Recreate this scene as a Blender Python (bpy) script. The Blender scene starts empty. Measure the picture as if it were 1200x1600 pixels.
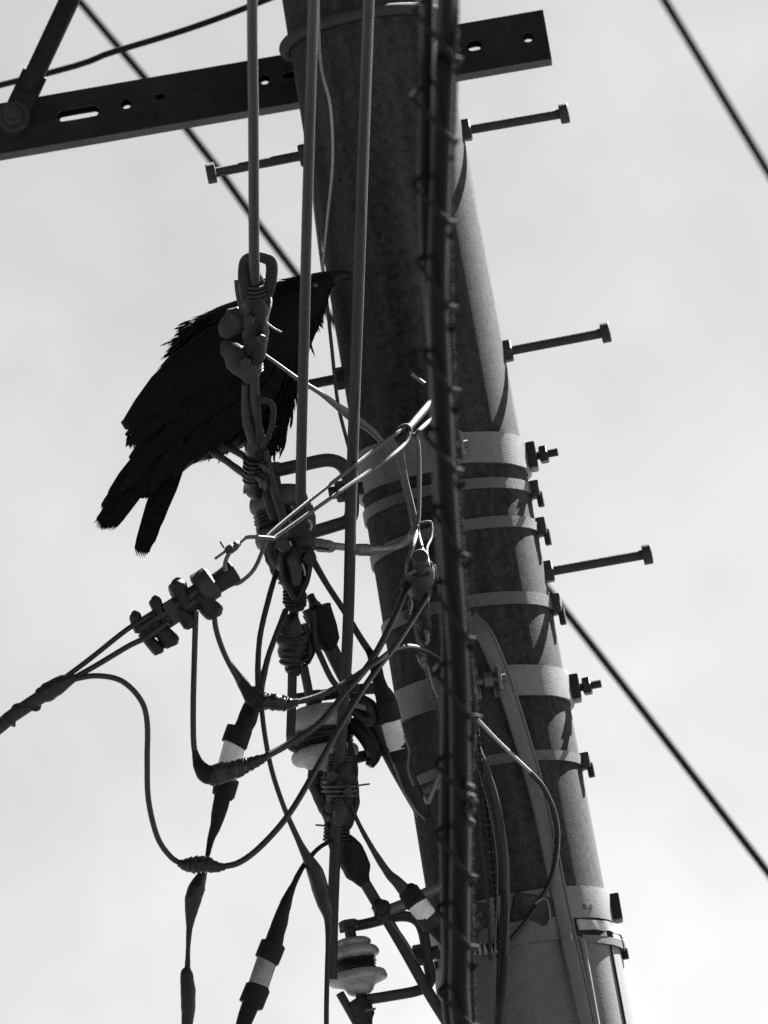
import bpy, bmesh, math, random
from mathutils import Vector, Matrix, noise
random.seed(7)
sc = bpy.context.scene
C = sc.collection
R = math.radians

# ------------------------------------------------------------------ camera
ELEV, ROLL, DIST, FPX = R(13.0), R(9.8), 18.0, 18000.0     # look up 13 deg, rolled; focal length in 1200-px units
FWD = Vector((0, math.cos(ELEV), math.sin(ELEV)))
r0 = Vector((1, 0, 0)); u0 = Vector((0, -math.sin(ELEV), math.cos(ELEV)))
RGT = math.cos(ROLL) * r0 - math.sin(ROLL) * u0
UPV = math.sin(ROLL) * r0 + math.cos(ROLL) * u0
CAM = Vector((0, -DIST * math.cos(ELEV), 1.6))
cd = bpy.data.cameras.new('camera'); cam = bpy.data.objects.new('camera', cd); C.objects.link(cam)
cd.sensor_fit = 'VERTICAL'; cd.sensor_height = 24.0; cd.sensor_width = 18.0
cd.lens = 24.0 * FPX / 1600.0
cd.clip_start = 0.1; cd.clip_end = 3000
m = Matrix((RGT, UPV, -FWD)).transposed().to_4x4(); m.translation = CAM
cam.matrix_world = m
cd.dof.use_dof = True; cd.dof.focus_distance = DIST - 0.35; cd.dof.aperture_fstop = 5.0
sc.camera = cam
sc.cycles.use_denoising = False

# ------------------------------------------------------------------ sky, sun, exposure
SUN_AZ, SUN_EL = R(46), R(48)          # azimuth measured from +Y (away from the camera) towards +X
w = bpy.data.worlds.new('World'); sc.world = w; w.use_nodes = True
nt = w.node_tree; nt.nodes.clear()
o_ = nt.nodes.new('ShaderNodeOutputWorld'); bg = nt.nodes.new('ShaderNodeBackground')
sky = nt.nodes.new('ShaderNodeTexSky'); sky.sky_type = 'NISHITA'; sky.sun_disc = False
sky.sun_elevation = SUN_EL; sky.sun_rotation = SUN_AZ; sky.air_density = 0.2; sky.dust_density = 0.25; sky.ozone_density = 1.0
bw = nt.nodes.new('ShaderNodeRGBToBW')
tc = nt.nodes.new('ShaderNodeTexCoord')
n1 = nt.nodes.new('ShaderNodeTexNoise'); n1.inputs['Scale'].default_value = 26; n1.inputs['Detail'].default_value = 14; n1.inputs['Roughness'].default_value = 0.7
mr = nt.nodes.new('ShaderNodeMapRange'); mr.inputs['From Min'].default_value = 0.3; mr.inputs['From Max'].default_value = 0.7
mr.inputs['To Min'].default_value = 0.84; mr.inputs['To Max'].default_value = 1.12
mul = nt.nodes.new('ShaderNodeMath'); mul.operation = 'MULTIPLY'
L = nt.links.new
L(sky.outputs[0], bw.inputs[0]); L(tc.outputs['Generated'], n1.inputs['Vector']); L(n1.outputs[0], mr.inputs[0])
L(bw.outputs[0], mul.inputs[0]); L(mr.outputs[0], mul.inputs[1]); L(mul.outputs[0], bg.inputs['Color'])
bg.inputs['Strength'].default_value = 0.05
L(bg.outputs[0], o_.inputs[0])
sd = bpy.data.lights.new('sun', 'SUN'); sd.energy = 5.0; sd.angle = R(0.53); sd.color = (1, 0.99, 0.98)
sun = bpy.data.objects.new('sun', sd); C.objects.link(sun)
sdir = Vector((math.sin(SUN_AZ) * math.cos(SUN_EL), math.cos(SUN_AZ) * math.cos(SUN_EL), math.sin(SUN_EL)))
sun.rotation_euler = sdir.to_track_quat('Z', 'Y').to_euler(); sun.location = (3, 3, 12)
vs = sc.view_settings; vs.view_transform = 'Standard'; vs.look = 'None'; vs.gamma = 1.0; vs.exposure = 3.52
vs.use_curve_mapping = False

# ------------------------------------------------------------------ materials (the photograph is black and white: neutral greys)
def mat(name, v, rough=0.6, metal=0.0, var=0.35, scale=60.0, bump=0.25, spec=0.5, bscale=None, stain=0.0, streak=False):
    M = bpy.data.materials.new(name); M.use_nodes = True
    t = M.node_tree; b = t.nodes['Principled BSDF']
    b.inputs['Roughness'].default_value = rough; b.inputs['Metallic'].default_value = metal
    b.inputs['Specular IOR Level'].default_value = spec
    co = t.nodes.new('ShaderNodeTexCoord'); vec = co.outputs['Object']
    if streak:
        mp = t.nodes.new('ShaderNodeMapping'); mp.inputs['Scale'].default_value = (1.6, 1.6, 0.12)
        t.links.new(vec, mp.inputs[0]); svec = mp.outputs[0]
    else: svec = vec
    a = t.nodes.new('ShaderNodeTexNoise'); a.inputs['Scale'].default_value = scale; a.inputs['Detail'].default_value = 8; a.inputs['Roughness'].default_value = 0.7
    t.links.new(vec, a.inputs['Vector'])
    s = t.nodes.new('ShaderNodeTexNoise'); s.inputs['Scale'].default_value = scale * 0.13; s.inputs['Detail'].default_value = 6
    t.links.new(svec, s.inputs['Vector'])
    mx = t.nodes.new('ShaderNodeMath'); mx.operation = 'ADD'
    k = t.nodes.new('ShaderNodeMath'); k.operation = 'MULTIPLY'; k.inputs[1].default_value = 0.5 + stain
    t.links.new(s.outputs[0], k.inputs[0]); t.links.new(a.outputs[0], mx.inputs[0]); t.links.new(k.outputs[0], mx.inputs[1])
    r = t.nodes.new('ShaderNodeMapRange')
    mid = 0.5 + 0.5 * (0.5 + stain)
    r.inputs['From Min'].default_value = mid - 0.32; r.inputs['From Max'].default_value = mid + 0.32
    r.inputs['To Min'].default_value = v * (1 - var); r.inputs['To Max'].default_value = v * (1 + var)
    t.links.new(mx.outputs[0], r.inputs[0])
    t.links.new(r.outputs[0], b.inputs['Base Color'])
    rr = t.nodes.new('ShaderNodeMapRange'); rr.inputs['To Min'].default_value = max(rough - 0.15, .05); rr.inputs['To Max'].default_value = min(rough + 0.15, 1)
    t.links.new(s.outputs[0], rr.inputs[0]); t.links.new(rr.outputs[0], b.inputs['Roughness'])
    if name == 'dark_concrete':
        mp2 = t.nodes.new('ShaderNodeMapping'); mp2.inputs['Scale'].default_value = (22, 22, 1.6); t.links.new(vec, mp2.inputs[0])
        sn = t.nodes.new('ShaderNodeTexNoise'); sn.inputs['Scale'].default_value = 1.0; sn.inputs['Detail'].default_value = 5; sn.inputs['Roughness'].default_value = .6
        t.links.new(mp2.outputs[0], sn.inputs['Vector'])
        sr = t.nodes.new('ShaderNodeMapRange'); sr.inputs['From Min'].default_value = .35; sr.inputs['From Max'].default_value = .68
        sr.inputs['To Min'].default_value = .82; sr.inputs['To Max'].default_value = 1.18; t.links.new(sn.outputs[0], sr.inputs[0])
        sm = t.nodes.new('ShaderNodeMath'); sm.operation = 'MULTIPLY'; t.links.new(r.outputs[0], sm.inputs[0]); t.links.new(sr.outputs[0], sm.inputs[1])
        t.links.new(sm.outputs[0], b.inputs['Base Color'])
    if bump:
        f = t.nodes.new('ShaderNodeTexNoise'); f.inputs['Scale'].default_value = bscale or scale * 4; f.inputs['Detail'].default_value = 5
        t.links.new(vec, f.inputs['Vector'])
        bp = t.nodes.new('ShaderNodeBump'); bp.inputs['Strength'].default_value = bump; bp.inputs['Distance'].default_value = 0.002
        t.links.new(f.outputs[0], bp.inputs['Height']); t.links.new(bp.outputs[0], b.inputs['Normal'])
    return M
M = dict(
    concrete=mat('dark_concrete', .022, .85, var=.85, scale=90, bump=.3, spec=.08, stain=.6, streak=True, bscale=700),
    galv=mat('galvanised_steel', .08, .5, .35, var=.35, scale=110, bump=.2),
    strap=mat('dull_strap_steel', .042, .5, .3, var=.5, scale=110, bump=.3),
    sheet=mat('painted_cover_sheet', .06, .6, .1, var=.3, scale=60, bump=.15, stain=.5, streak=True),
    steel=mat('weathered_steel', .021, .6, .2, var=.5, scale=80, bump=.3, spec=.2),
    arm=mat('weathered_arm_steel', .010, .65, .1, var=.6, scale=60, bump=.3, stain=.5, spec=.1),
    dark=mat('dark_casting', .007, .5, .1, var=.6, scale=120, bump=.5, spec=.2),
    iron=mat('grey_casting', .018, .6, .2, var=.5, scale=120, bump=.4, spec=.25),
    rubber=mat('black_rubber', .006, .6, var=.4, scale=90, bump=.3, spec=.1),
    tape=mat('black_tape', .006, .34, var=.5, scale=120, bump=.4, spec=.22),
    sheath=mat('cable_sheath', .014, .6, var=.35, scale=120, bump=.2, spec=.2),
    rope=mat('dull_rope_wire', .028, .85, var=.3, scale=150, bump=0, spec=.08),
    farwire=mat('matte_black_wire', .012, .85, var=.3, scale=120, bump=0, spec=.03),
    lead=mat('lead_wire_sheath', .008, .4, var=.4, scale=120, bump=.15, spec=.25),
    bundle=mat('bundle_sheath', .003, .36, var=.4, scale=50, bump=.1, spec=.07),
    wire=mat('bright_wire', .14, .4, .5, var=.3, scale=150, bump=.2),
    bail=mat('dull_bail_wire', .05, .65, .1, var=.4, scale=150, bump=.3, spec=.3),
    wiregrey=mat('grey_wire', .045, .5, .3, var=.3, scale=150, bump=.2),
    porcelain=mat('weathered_porcelain', .14, .45, var=.45, scale=90, bump=.2, stain=.4),
    porcelain_dark=mat('dark_porcelain', .02, .55, var=.7, scale=90, bump=.3, stain=.4, spec=.3),  # darker porcelain tone for the insulator under the crow
    white=mat('white_sleeve', .36, .5, var=.3, scale=90, bump=.1, stain=.5),
    clear=mat('cloudy_sleeve', .10, .3, var=.55, scale=70, bump=.1, stain=.6),
    feather=mat('black_feather', .003, .6, var=.5, scale=200, bump=.3, spec=.05),
    beak=mat('black_horn', .004, .35, var=.3, scale=200, bump=.1, spec=.15),
    eye=mat('dark_eye', .01, .08, var=.1, bump=0),
    leg=mat('crow_leg_skin', .014, .55, var=.4, scale=300, bump=.6),
    mark=mat('stamped_ink', .02, .7, var=.3, bump=0),
    asphalt=mat('asphalt', .05, .9, var=.4, scale=8, bump=.5),
)

# ------------------------------------------------------------------ helpers
def W(px, py, Y):
    """point on the ray of photo pixel (px, py) at world depth Y (pole axis is Y = 0, negative is nearer)"""
    d = FWD + RGT * ((px - 600) / FPX) + UPV * ((800 - py) / FPX)
    return CAM + d * ((Y - CAM.y) / d.y)
def S(px, p):                                   # photo pixels -> metres at point p
    return px * (p - CAM).dot(FWD) / FPX
PX = W(702, 800, 0).x                           # pole axis
zA, zB = W(592, 160, 0).z, W(792, 1300, 0).z
def PR(z): return .1235 + (.1355 - .1235) * (zA - z) / (zA - zB)
def PS(px, py, off=0.0):                        # point on the camera side of the pole
    Y = -.12
    for _ in range(8):
        p = W(px, py, Y); r = PR(p.z) + off; Y = -math.sqrt(max(r * r - (p.x - PX) ** 2, 1e-6))
    return W(px, py, Y)
def PY(x, z, off=0): 
    r = PR(z) + off; return -math.sqrt(max(r * r - (x - PX) ** 2, 0))
ORG = {}
def tag(o, label=None, cat=None, group=None, kind=None):
    for k, v in (('label', label), ('category', cat), ('group', group), ('kind', kind)):
        if v: o[k] = v
    return o
def thing(name, loc, label, cat, group=None):
    o = bpy.data.objects.new(name, None); C.objects.link(o); o.empty_display_size = .05
    o.location = loc; ORG[o] = Vector(loc)
    return tag(o, label, cat, group)
def crom(pts, sub):
    if sub <= 1 or len(pts) < 3: return list(pts)
    P = [pts[0] * 2 - pts[1]] + list(pts) + [pts[-1] * 2 - pts[-2]]
    out = []
    for i in range(1, len(P) - 2):
        for k in range(sub):
            t = k / sub; a, b, c, d = P[i - 1], P[i], P[i + 1], P[i + 2]
            out.append(.5 * ((2 * b) + (c - a) * t + (2 * a - 5 * b + 4 * c - d) * t * t + (3 * b - a - 3 * c + d) * t ** 3))
    out.append(P[-2]); return out
class MB:
    def __init__(s): s.v = []; s.f = []
    def ring_loft(s, rings, caps=True):
        n = len(rings[0]); b = len(s.v)
        for r in rings: s.v += r
        for i in range(len(rings) - 1):
            for j in range(n):
                k = (j + 1) % n
                s.f.append((b + i * n + j, b + i * n + k, b + (i + 1) * n + k, b + (i + 1) * n + j))
        if caps:
            s.f.append(tuple(b + j for j in range(n))[::-1]); e = b + (len(rings) - 1) * n
            s.f.append(tuple(e + j for j in range(n)))
        return s
    def path(s, pts, rad, seg=10, sub=6, flat=None, spiral=None, rough=0.0, caps=True, rfreq=60, upv=None):
        """tube along pts; rad number or list; flat=(a,b) scales the section; spiral=(turns, amp) adds a wound-tape ridge"""
        n0 = len(pts); rad = list(rad) if isinstance(rad, (list, tuple)) else [rad] * n0
        if sub > 1 and n0 > 2:
            rr = []
            for i in range(n0 - 1):
                for k in range(sub): rr.append(rad[i] + (rad[i + 1] - rad[i]) * k / sub)
            rr.append(rad[-1]); pts = crom(pts, sub); rad = rr
        elif sub > 1 and n0 == 2 and (spiral or rough):
            pts, rad = [pts[0].lerp(pts[1], k / (4 * sub)) for k in range(4 * sub + 1)], [rad[0] + (rad[1] - rad[0]) * k / (4 * sub) for k in range(4 * sub + 1)]
        n = len(pts); rings = []
        tan = [((pts[min(i + 1, n - 1)] - pts[max(i - 1, 0)])) for i in range(n)]
        tan = [t.normalized() if t.length > 1e-9 else Vector((0, 0, 1)) for t in tan]
        u = upv or (Vector((0, 1, 0)) if abs(tan[0].y) < .8 else Vector((1, 0, 0)))
        u = (u - tan[0] * u.dot(tan[0])).normalized()
        for i in range(n):
            u = (u - tan[i] * u.dot(tan[i])); u = u.normalized() if u.length > 1e-6 else tan[i].orthogonal().normalized()
            v = tan[i].cross(u); ring = []
            for j in range(seg):
                a = 2 * math.pi * j / seg; r = rad[i]
                if spiral:
                    ph = (spiral[0] * i / (n - 1) + j / seg) % 1.0
                    r *= 1 + spiral[1] * (ph - .5)
                ca, sa = math.cos(a), math.sin(a)
                if flat: ca *= flat[0]; sa *= flat[1]
                q = pts[i] + (u * ca + v * sa) * r
                if rough: q += (u * ca + v * sa) * (noise.noise(q * rfreq) * rough * rad[i] * 2)
                ring.append(q)
            rings.append(ring)
        return s.ring_loft(rings, caps)
    def lathe(s, p0, p1, prof, seg=20, spiral=None, rough=0, upv=None):
        d = p1 - p0; a = d.normalized(); u = upv or a.orthogonal().normalized(); u = (u - a * u.dot(a)).normalized(); v = a.cross(u)
        rings = []
        for t, r in prof:
            ring = []
            for j in range(seg):
                an = 2 * math.pi * j / seg
                q = p0 + d * t + (u * math.cos(an) + v * math.sin(an)) * max(r, 1e-4)
                if rough: q += (u * math.cos(an) + v * math.sin(an)) * noise.noise(q * 80) * rough * r * 2
                ring.append(q)
            rings.append(ring)
        return s.ring_loft(rings)
    def hexa(s, p0, p1, r, rot=0):
        d = (p1 - p0).normalized(); u = d.orthogonal().normalized(); v = d.cross(u)
        e = [(0, .86), (.12, 1), (.88, 1), (1, .86)]
        return s.ring_loft([[p0 + (p1 - p0) * t + (u * math.cos(rot + j * math.pi / 3) + v * math.sin(rot + j * math.pi / 3)) * r * k for j in range(6)] for t, k in e])
    def box(s, c, ax, h, bev=.003, seg=2):
        bm = bmesh.new(); bmesh.ops.create_cube(bm, size=2)
        for q in bm.verts: q.co = Vector((q.co.x * h[0], q.co.y * h[1], q.co.z * h[2]))
        if bev: bmesh.ops.bevel(bm, geom=bm.edges[:], offset=bev, segments=seg, affect='EDGES', profile=.6)
        b = len(s.v); bm.verts.ensure_lookup_table()
        for q in bm.verts: s.v.append(c + ax[0] * q.co.x + ax[1] * q.co.y + ax[2] * q.co.z)
        for f in bm.faces: s.f.append(tuple(b + x.index for x in f.verts))
        bm.free(); return s
    def arc(s, phi0, phi1, zf, h, off, th, n=40, lip=0.0):
        """band round the pole: phi from the camera side towards +X (degrees); zf(x) centre height"""
        rings = []
        for i in range(n + 1):
            ph = R(phi0 + (phi1 - phi0) * i / n); sx, cy = math.sin(ph), -math.cos(ph)
            zc = zf(sx); ring = []
            for dz, o in ((-h / 2, off), (-h / 2, off + th), (-h / 2 + th * .8, off + th + lip), (h / 2 - th * .8, off + th + lip), (h / 2, off + th), (h / 2, off)):
                rr = PR(zc) + o; ring.append(Vector((PX + rr * sx, rr * cy, zc + dz)))
            rings.append(ring)
        return s.ring_loft(rings)
    def rough_up(s, amp, freq):
        for i, q in enumerate(s.v): s.v[i] = q + noise.noise_vector(q * freq) * amp
        return s
    def build(s, name, material, parent=None, sharp=38, kind=None, label=None):
        if parent is not None: org = ORG[parent]
        else:
            org = Vector((sum(q.x for q in s.v), sum(q.y for q in s.v), sum(q.z for q in s.v))) / len(s.v)
            org.z = min(q.z for q in s.v)
        me = bpy.data.meshes.new(name); me.from_pydata([tuple(q - org) for q in s.v], [], s.f)
        bm = bmesh.new(); bm.from_mesh(me); bmesh.ops.recalc_face_normals(bm, faces=bm.faces[:]); bm.to_mesh(me); bm.free()
        me.polygons.foreach_set('use_smooth', [True] * len(me.polygons)); me.set_sharp_from_angle(angle=R(sharp))
        me.materials.append(M[material] if isinstance(material, str) else material)
        o = bpy.data.objects.new(name, me); C.objects.link(o)
        if parent is not None: o.parent = parent
        else: o.location = org
        ORG[o] = org.copy()
        if kind: o['kind'] = kind
        if label: o['label'] = label
        return o
def pts(l): return [W(*p[:3]) for p in l]
def rads(l, P): return [S(p[3] / 2, q) for p, q in zip(l, P)]
def tube(name, l, material, parent=None, width=None, **k):
    """l: (px, py, Y[, width px]) control points"""
    P = pts(l); rd = rads(l, P) if width is None else [S(width / 2, q) for q in P]
    return MB().path(P, rd, **k).build(name, material, parent)
def wire(name, l, material, label, cat, width=None, group=None, **k):
    return tag(tube(name, l, material, None, width, **k), label, cat, group)
def strands(name, l, material, parent, width, n=3, pitch=22, seg=6, label=None):
    """rope of n helical strands along the pixel path"""
    P = crom(pts(l), 10); Lg = sum((P[i + 1] - P[i]).length for i in range(len(P) - 1))
    N = max(8, int(Lg / .004)); Q = []; i = 0; acc = 0
    cum = [0]
    for i in range(len(P) - 1): cum.append(cum[-1] + (P[i + 1] - P[i]).length)
    j = 0
    for k in range(N + 1):
        t = Lg * k / N
        while j < len(P) - 2 and cum[j + 1] < t: j += 1
        Q.append(P[j].lerp(P[j + 1], min(1, (t - cum[j]) / max(cum[j + 1] - cum[j], 1e-9))))
    b = MB(); r = S(width / 2, P[0])
    for s_ in range(n):
        path = []
        u = Vector((0, 1, 0))
        for k in range(N + 1):
            T = (Q[min(k + 1, N)] - Q[max(k - 1, 0)]).normalized(); u = (u - T * u.dot(T)).normalized(); v = T.cross(u)
            a = 2 * math.pi * (k * Lg / N / (pitch * .001) + s_ / n)
            path.append(Q[k] + (u * math.cos(a) + v * math.sin(a)) * r * .5)
        b.path(path, r * .56, seg=seg, sub=1)
    return b.build(name, material, parent, label=label)

# ------------------------------------------------------------------ ground
g = MB(); g.v = [Vector(p) for p in ((-600, -600, 0), (600, -600, 0), (600, 600, 0), (-600, 600, 0))]; g.f = [(0, 1, 2, 3)]
tag(g.build('ground', 'asphalt'), kind='structure')

# ------------------------------------------------------------------ utility pole
pole = thing('utility_pole', (PX, 0, 0), 'thick dark concrete utility pole with step bolts and steel bands', 'utility pole')
ztop = W(702 - .1754 * 1750, -950, 0).z
b = MB(); N = 44; prof = []
zs = [0 + ztop * i / N for i in range(N + 1)]
b.ring_loft([[Vector((PX + PR(z) * math.cos(2 * math.pi * j / 72), PR(z) * math.sin(2 * math.pi * j / 72), z)) for j in range(72)] for z in zs])
b.build('shaft', 'concrete', pole)
def zline(lx, ly, rx, ry):
    a, c = W(lx, ly, 0).z, W(rx, ry, 0).z
    return lambda sx: (a + c) / 2 + (c - a) / 2 * sx
def step_bolt(side, ey, ln=.158, mt='steel'):
    ex = 702 + .1754 * (ey - 800)
    z = W(ex + side * 133, ey, 0).z; r = PR(z)
    tl, fw = random.uniform(-.025, .025), random.uniform(-.05, .05)
    p = lambda d: Vector((PX + side * (r + d), d * fw, z + d * tl))
    s_ = MB().path([p(-.03), p(ln)], .0078, seg=14, sub=1)
    o = s_.build('step_bolt', mt, pole)
    MB().hexa(p(-.004), p(.013), .0185, .3).build('nut', mt, o)
    MB().lathe(p(ln - .004), p(ln + .011), [(0, .012), (.05, .0165), (.9, .0165), (1, .0145)], seg=18).build('head', mt, o)
for ey in (203, 549, 894): step_bolt(1, ey)
for ey in (243, 591): step_bolt(-1, ey, .15)
def bolt(parent, p, d, ln, r=.007, mt='steel', nut=.014, extra=True, name='bolt'):
    d = d.normalized(); o = MB().path([p, p + d * ln], r, seg=12, sub=1).build(name, mt, parent)
    MB().hexa(p + d * ln * .3, p + d * ln * .62, nut, .2).build('nut', mt, o) 
    return o
def clamp_band(left, right, hl, hr, seam=-8, side_bolt=True, mtl='galv'):
    zl = zline(*left, *right)
    o = MB().arc(-176, seam - 4, zl, hl, .0015, .006).rough_up(.0012, 25).build('clamp_band', mtl, pole)
    MB().arc(seam + 4, 176, zl, hr, .0015, .006).rough_up(.0012, 25).build('band_half', mtl, o)
    z = zl(1.0); r = PR(z)
    # side bolt lug on the +X side
    c = Vector((PX + r + .012, -.004, z))
    MB().box(c, (Vector((1, 0, 0)), Vector((0, 1, 0)), Vector((0, 0, 1))), (.008, .02, hr * .42), .003).build('lug', 'dark', o)
    if side_bolt: bolt(o, c, Vector((1, -.1, 0)), .042, .0065, 'dark', .0145)
    # front lugs and bolt at the seam
    for k in (-1, 1):
        ph = R(seam + k * 7); zc = zl(math.sin(ph)); rr = PR(zc) + .018
        n_ = Vector((math.sin(ph), -math.cos(ph), 0)); t_ = Vector((math.cos(ph), math.sin(ph), 0))
        MB().box(Vector((PX + rr * n_.x, rr * n_.y, zc)), (t_, n_, Vector((0, 0, 1))), (.003, .018, hr * .4), .002).build('lug', mtl, o)
    ph = R(seam); zc = zl(math.sin(ph)); rr = PR(zc) + .022
    n_ = Vector((math.sin(ph), -math.cos(ph), 0)); t_ = Vector((math.cos(ph), math.sin(ph), 0))
    c = Vector((PX + rr * n_.x, rr * n_.y, zc))
    bolt(o, c - t_ * .02, t_, .05, .0065, 'strap', .013)
    return o
bd1 = clamp_band((560, 752), (824, 716), .066, .05, seam=6)
bd2 = clamp_band((620, 1116), (890, 1078), .05, .048, seam=4)
bd3 = clamp_band((685, 1470), (950, 1422), .05, .05, seam=-32, side_bolt=False)
def strap(left, right, h, phi=(-180, 180), buckle=True, off=.001, mtl='strap', th=.003):
    zl = zline(*left, *right)
    o = MB().arc(phi[0], phi[1], zl, h, off, th, n=60).build('strap', mtl, pole)
    if buckle:
        for ph in (84,):
            z = zl(math.sin(R(ph))); rr = PR(z) + .008; n_ = Vector((math.sin(R(ph)), -math.cos(R(ph)), 0)); t_ = Vector((-n_.y, n_.x, 0))
            q = MB().box(Vector((PX + rr * n_.x, rr * n_.y, z)), (n_, t_, Vector((0, 0, 1))), (.008, .011, h * .8), .003).build('buckle', 'steel', o)
            MB().box(Vector((PX + (rr + .006) * n_.x, (rr + .006) * n_.y, z - h)), (n_, t_, Vector((0, 0, 1))), (.005, .006, h * .7), .002).build('buckle_tongue', 'dark', o)
    return o
strap((573, 812), (838, 768), .017)
strap((588, 880), (850, 826), .018)
strap((604, 990), (866, 948), .020)
strap((650, 1235), (910, 1193), .016)
# lower cover wrapped round the pole
zc_ = zline(693, 1508, 958, 1480); b = MB(); rings = []
for i in range(73):
    ph = 2 * math.pi * i / 72; sx, cy = math.sin(ph), -math.cos(ph); ring = []
    for dz, o in ((0, .004), (0, .009), (-.35, .012), (-.9, .014), (-.9, .004)):
        z = zc_(sx) + dz; rr = PR(z) + o; ring.append(Vector((PX + rr * sx, rr * cy, z)))
    rings.append(ring)
b.ring_loft(rings, caps=False); cov = b.build('cover_sheet', 'sheet', pole)
for ph, wd, mt_ in ((36, .006, 'galv'), (62, .0022, 'dark'), (-20, .0025, 'sheet')):
    P = []
    for k in range(8):
        z = zc_(math.sin(R(ph))) - .004 - .12 * k; rr = PR(z) + .0095 + .003 * min(1, k / 3); a = R(ph - .5 * k)
        P.append(Vector((PX + rr * math.sin(a), -rr * math.cos(a), z)))
    MB().path(P, wd, seg=8).build('cover_seam', mt_, cov)
st5 = strap((690, 1515), (962, 1484), .012, phi=(36, 290), off=.011)
b = MB().arc(-60, 32, zline(690, 1506, 962, 1462), .036, .010, .004, n=40); b.build('wide_tape', 'sheet', pole)
b = MB().arc(34, 88, zline(690, 1494, 960, 1462), .016, .012, .004, n=30); b.rough_up(.003, 40); b.build('crumpled_tape', 'porcelain', pole)
# guard strip climbing the pole (half round, its right-edge highlight put in as a paler bead)
gs = [(733, 968, .008), (757, 995, .016), (782, 1055, .014), (812, 1148, .012), (838, 1240, .011), (858, 1330, .011), (872, 1400, .012), (882, 1445, .014), (892, 1490, .02), (916, 1600, .022), (960, 1830, .022)]
guard = thing('cable_guard', PS(960, 1830, .02), 'flat grey guard strip climbing the pole beside the thick bundle', 'guard strip')
P = crom([PS(*p) for p in gs], 6); rings = []
for i, q in enumerate(P):
    T = (P[min(i + 1, len(P) - 1)] - P[max(i - 1, 0)]).normalized(); n_ = Vector((q.x - PX, q.y, 0)).normalized(); s_ = T.cross(n_).normalized()
    h = .0125
    rings.append([q + s_ * a * h + n_ * o for a, o in ((-1, 0), (-1, .003), (-.6, .006), (0, .0075), (.6, .006), (.92, .0045), (1, .003), (1, 0))])
MB().ring_loft(rings).build('strip', 'sheet', guard)
MB().path([q + ((P[min(i + 1, len(P) - 1)] - P[max(i - 1, 0)]).normalized().cross(Vector((q.x - PX, q.y, 0)).normalized())) * (.0125) * -1 + Vector((q.x - PX, q.y, 0)).normalized() * .004 for i, q in enumerate(P)], .0024, seg=6, sub=1).build('highlight_bead', 'galv', guard)

# ------------------------------------------------------------------ crossarm: 75 mm square tube with real holes
YA = .165
pa, pb = W(-560, 286, YA), W(862, 66, YA)
zc = (W(200, 168, YA).z + W(800, 72, YA).z) / 2
xl, xr = pa.x, W(857, 66, YA).x
arm = thing('crossarm', (PX, YA, zc), 'dark square-tube steel crossarm with slots and round holes behind the pole', 'crossarm')
def armx(px, py): return W(px, py, YA - .021)
def mk(v0, v1):
    me = bpy.data.meshes.new('tmp'); bm = bmesh.new(); bmesh.ops.create_cube(bm, size=1)
    for q in bm.verts: q.co = Vector([(v0[i] + v1[i]) / 2 + q.co[i] * (v1[i] - v0[i]) for i in range(3)])
    bm.to_mesh(me); bm.free(); return me
ob = bpy.data.objects.new('tmp_arm', mk((xl - PX, -.021, -.041), (xr - PX, .021, .041))); C.objects.link(ob)
bmx = bmesh.new(); bmx.from_mesh(mk((xl - PX - .01, -.0175, -.0375), (xr - PX + .01, .0175, .0375)))
zf0 = zc
def hole(px, py, w_, h_):
    c = armx(px, py); x = c.x - PX; z = c.z - zc
    n = 20; ring = []
    for j in range(n):
        a = 2 * math.pi * j / n; rx = h_ / 2 * math.cos(a) + (math.copysign((w_ - h_) / 2, math.cos(a)) if abs(math.cos(a)) > 1e-6 else 0)
        ring.append((x + rx, z + h_ / 2 * math.sin(a)))
    A = [bmx.verts.new((p[0], -.06, p[1])) for p in ring]; B = [bmx.verts.new((p[0], .06, p[1])) for p in ring]
    for j in range(n):
        k = (j + 1) % n; bmx.faces.new((A[j], A[k], B[k], B[j]))
    bmx.faces.new(A[::-1]); bmx.faces.new(B)
for h in ((122, 177, .067, .0185), (197, 162, .016, .0165), (250, 151, .016, .009), (413, 124, .016, .0165), (453, 117, .022, .010), (741, 71, .024, .0165), (825, 58, .015, .016), (-120, 218, .066, .024), (-330, 252, .02, .022)): hole(*h)
bmesh.ops.recalc_face_normals(bmx, faces=bmx.faces[:])
cm = bpy.data.meshes.new('cut'); bmx.to_mesh(cm); bmx.free(); co = bpy.data.objects.new('tmp_cut', cm); C.objects.link(co)
md = ob.modifiers.new('b', 'BOOLEAN'); md.operation = 'DIFFERENCE'; md.object = co; md.solver = 'EXACT'; md.use_self = True
dg = bpy.context.evaluated_depsgraph_get(); me = bpy.data.meshes.new_from_object(ob.evaluated_get(dg))
bpy.data.objects.remove(ob); bpy.data.objects.remove(co)
me.name = 'square_tube'; me.materials.clear(); me.materials.append(M['arm'])
tb = bpy.data.objects.new('square_tube', me); C.objects.link(tb); tb.parent = arm
c = armx(22, 186); c2 = Vector((c.x, c.y, c.z))
o = MB().path([c2 + Vector((0, .09, 0)), c2 - Vector((0, .03, 0))], .008, seg=12, sub=1).build('bolt', 'steel', arm)
MB().lathe(c2 - Vector((0, .006, 0)), c2 - Vector((0, .012, 0)), [(0, .026), (1, .026)], seg=24).build('washer', 'iron', o)
MB().hexa(c2 - Vector((0, .012, 0)), c2 - Vector((0, .027, 0)), .017, .4).build('nut', 'iron', o)
e0 = c2 - Vector((0, .003, 0)); e1 = W(404, -630, -.02); dv = (e1 - e0).normalized()
o = MB().path([e0 + dv * .05, e0 + dv * .09, e1], [.0165, .0165, .0165], seg=16, sub=1).build('brace_tube', 'arm', arm)
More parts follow.
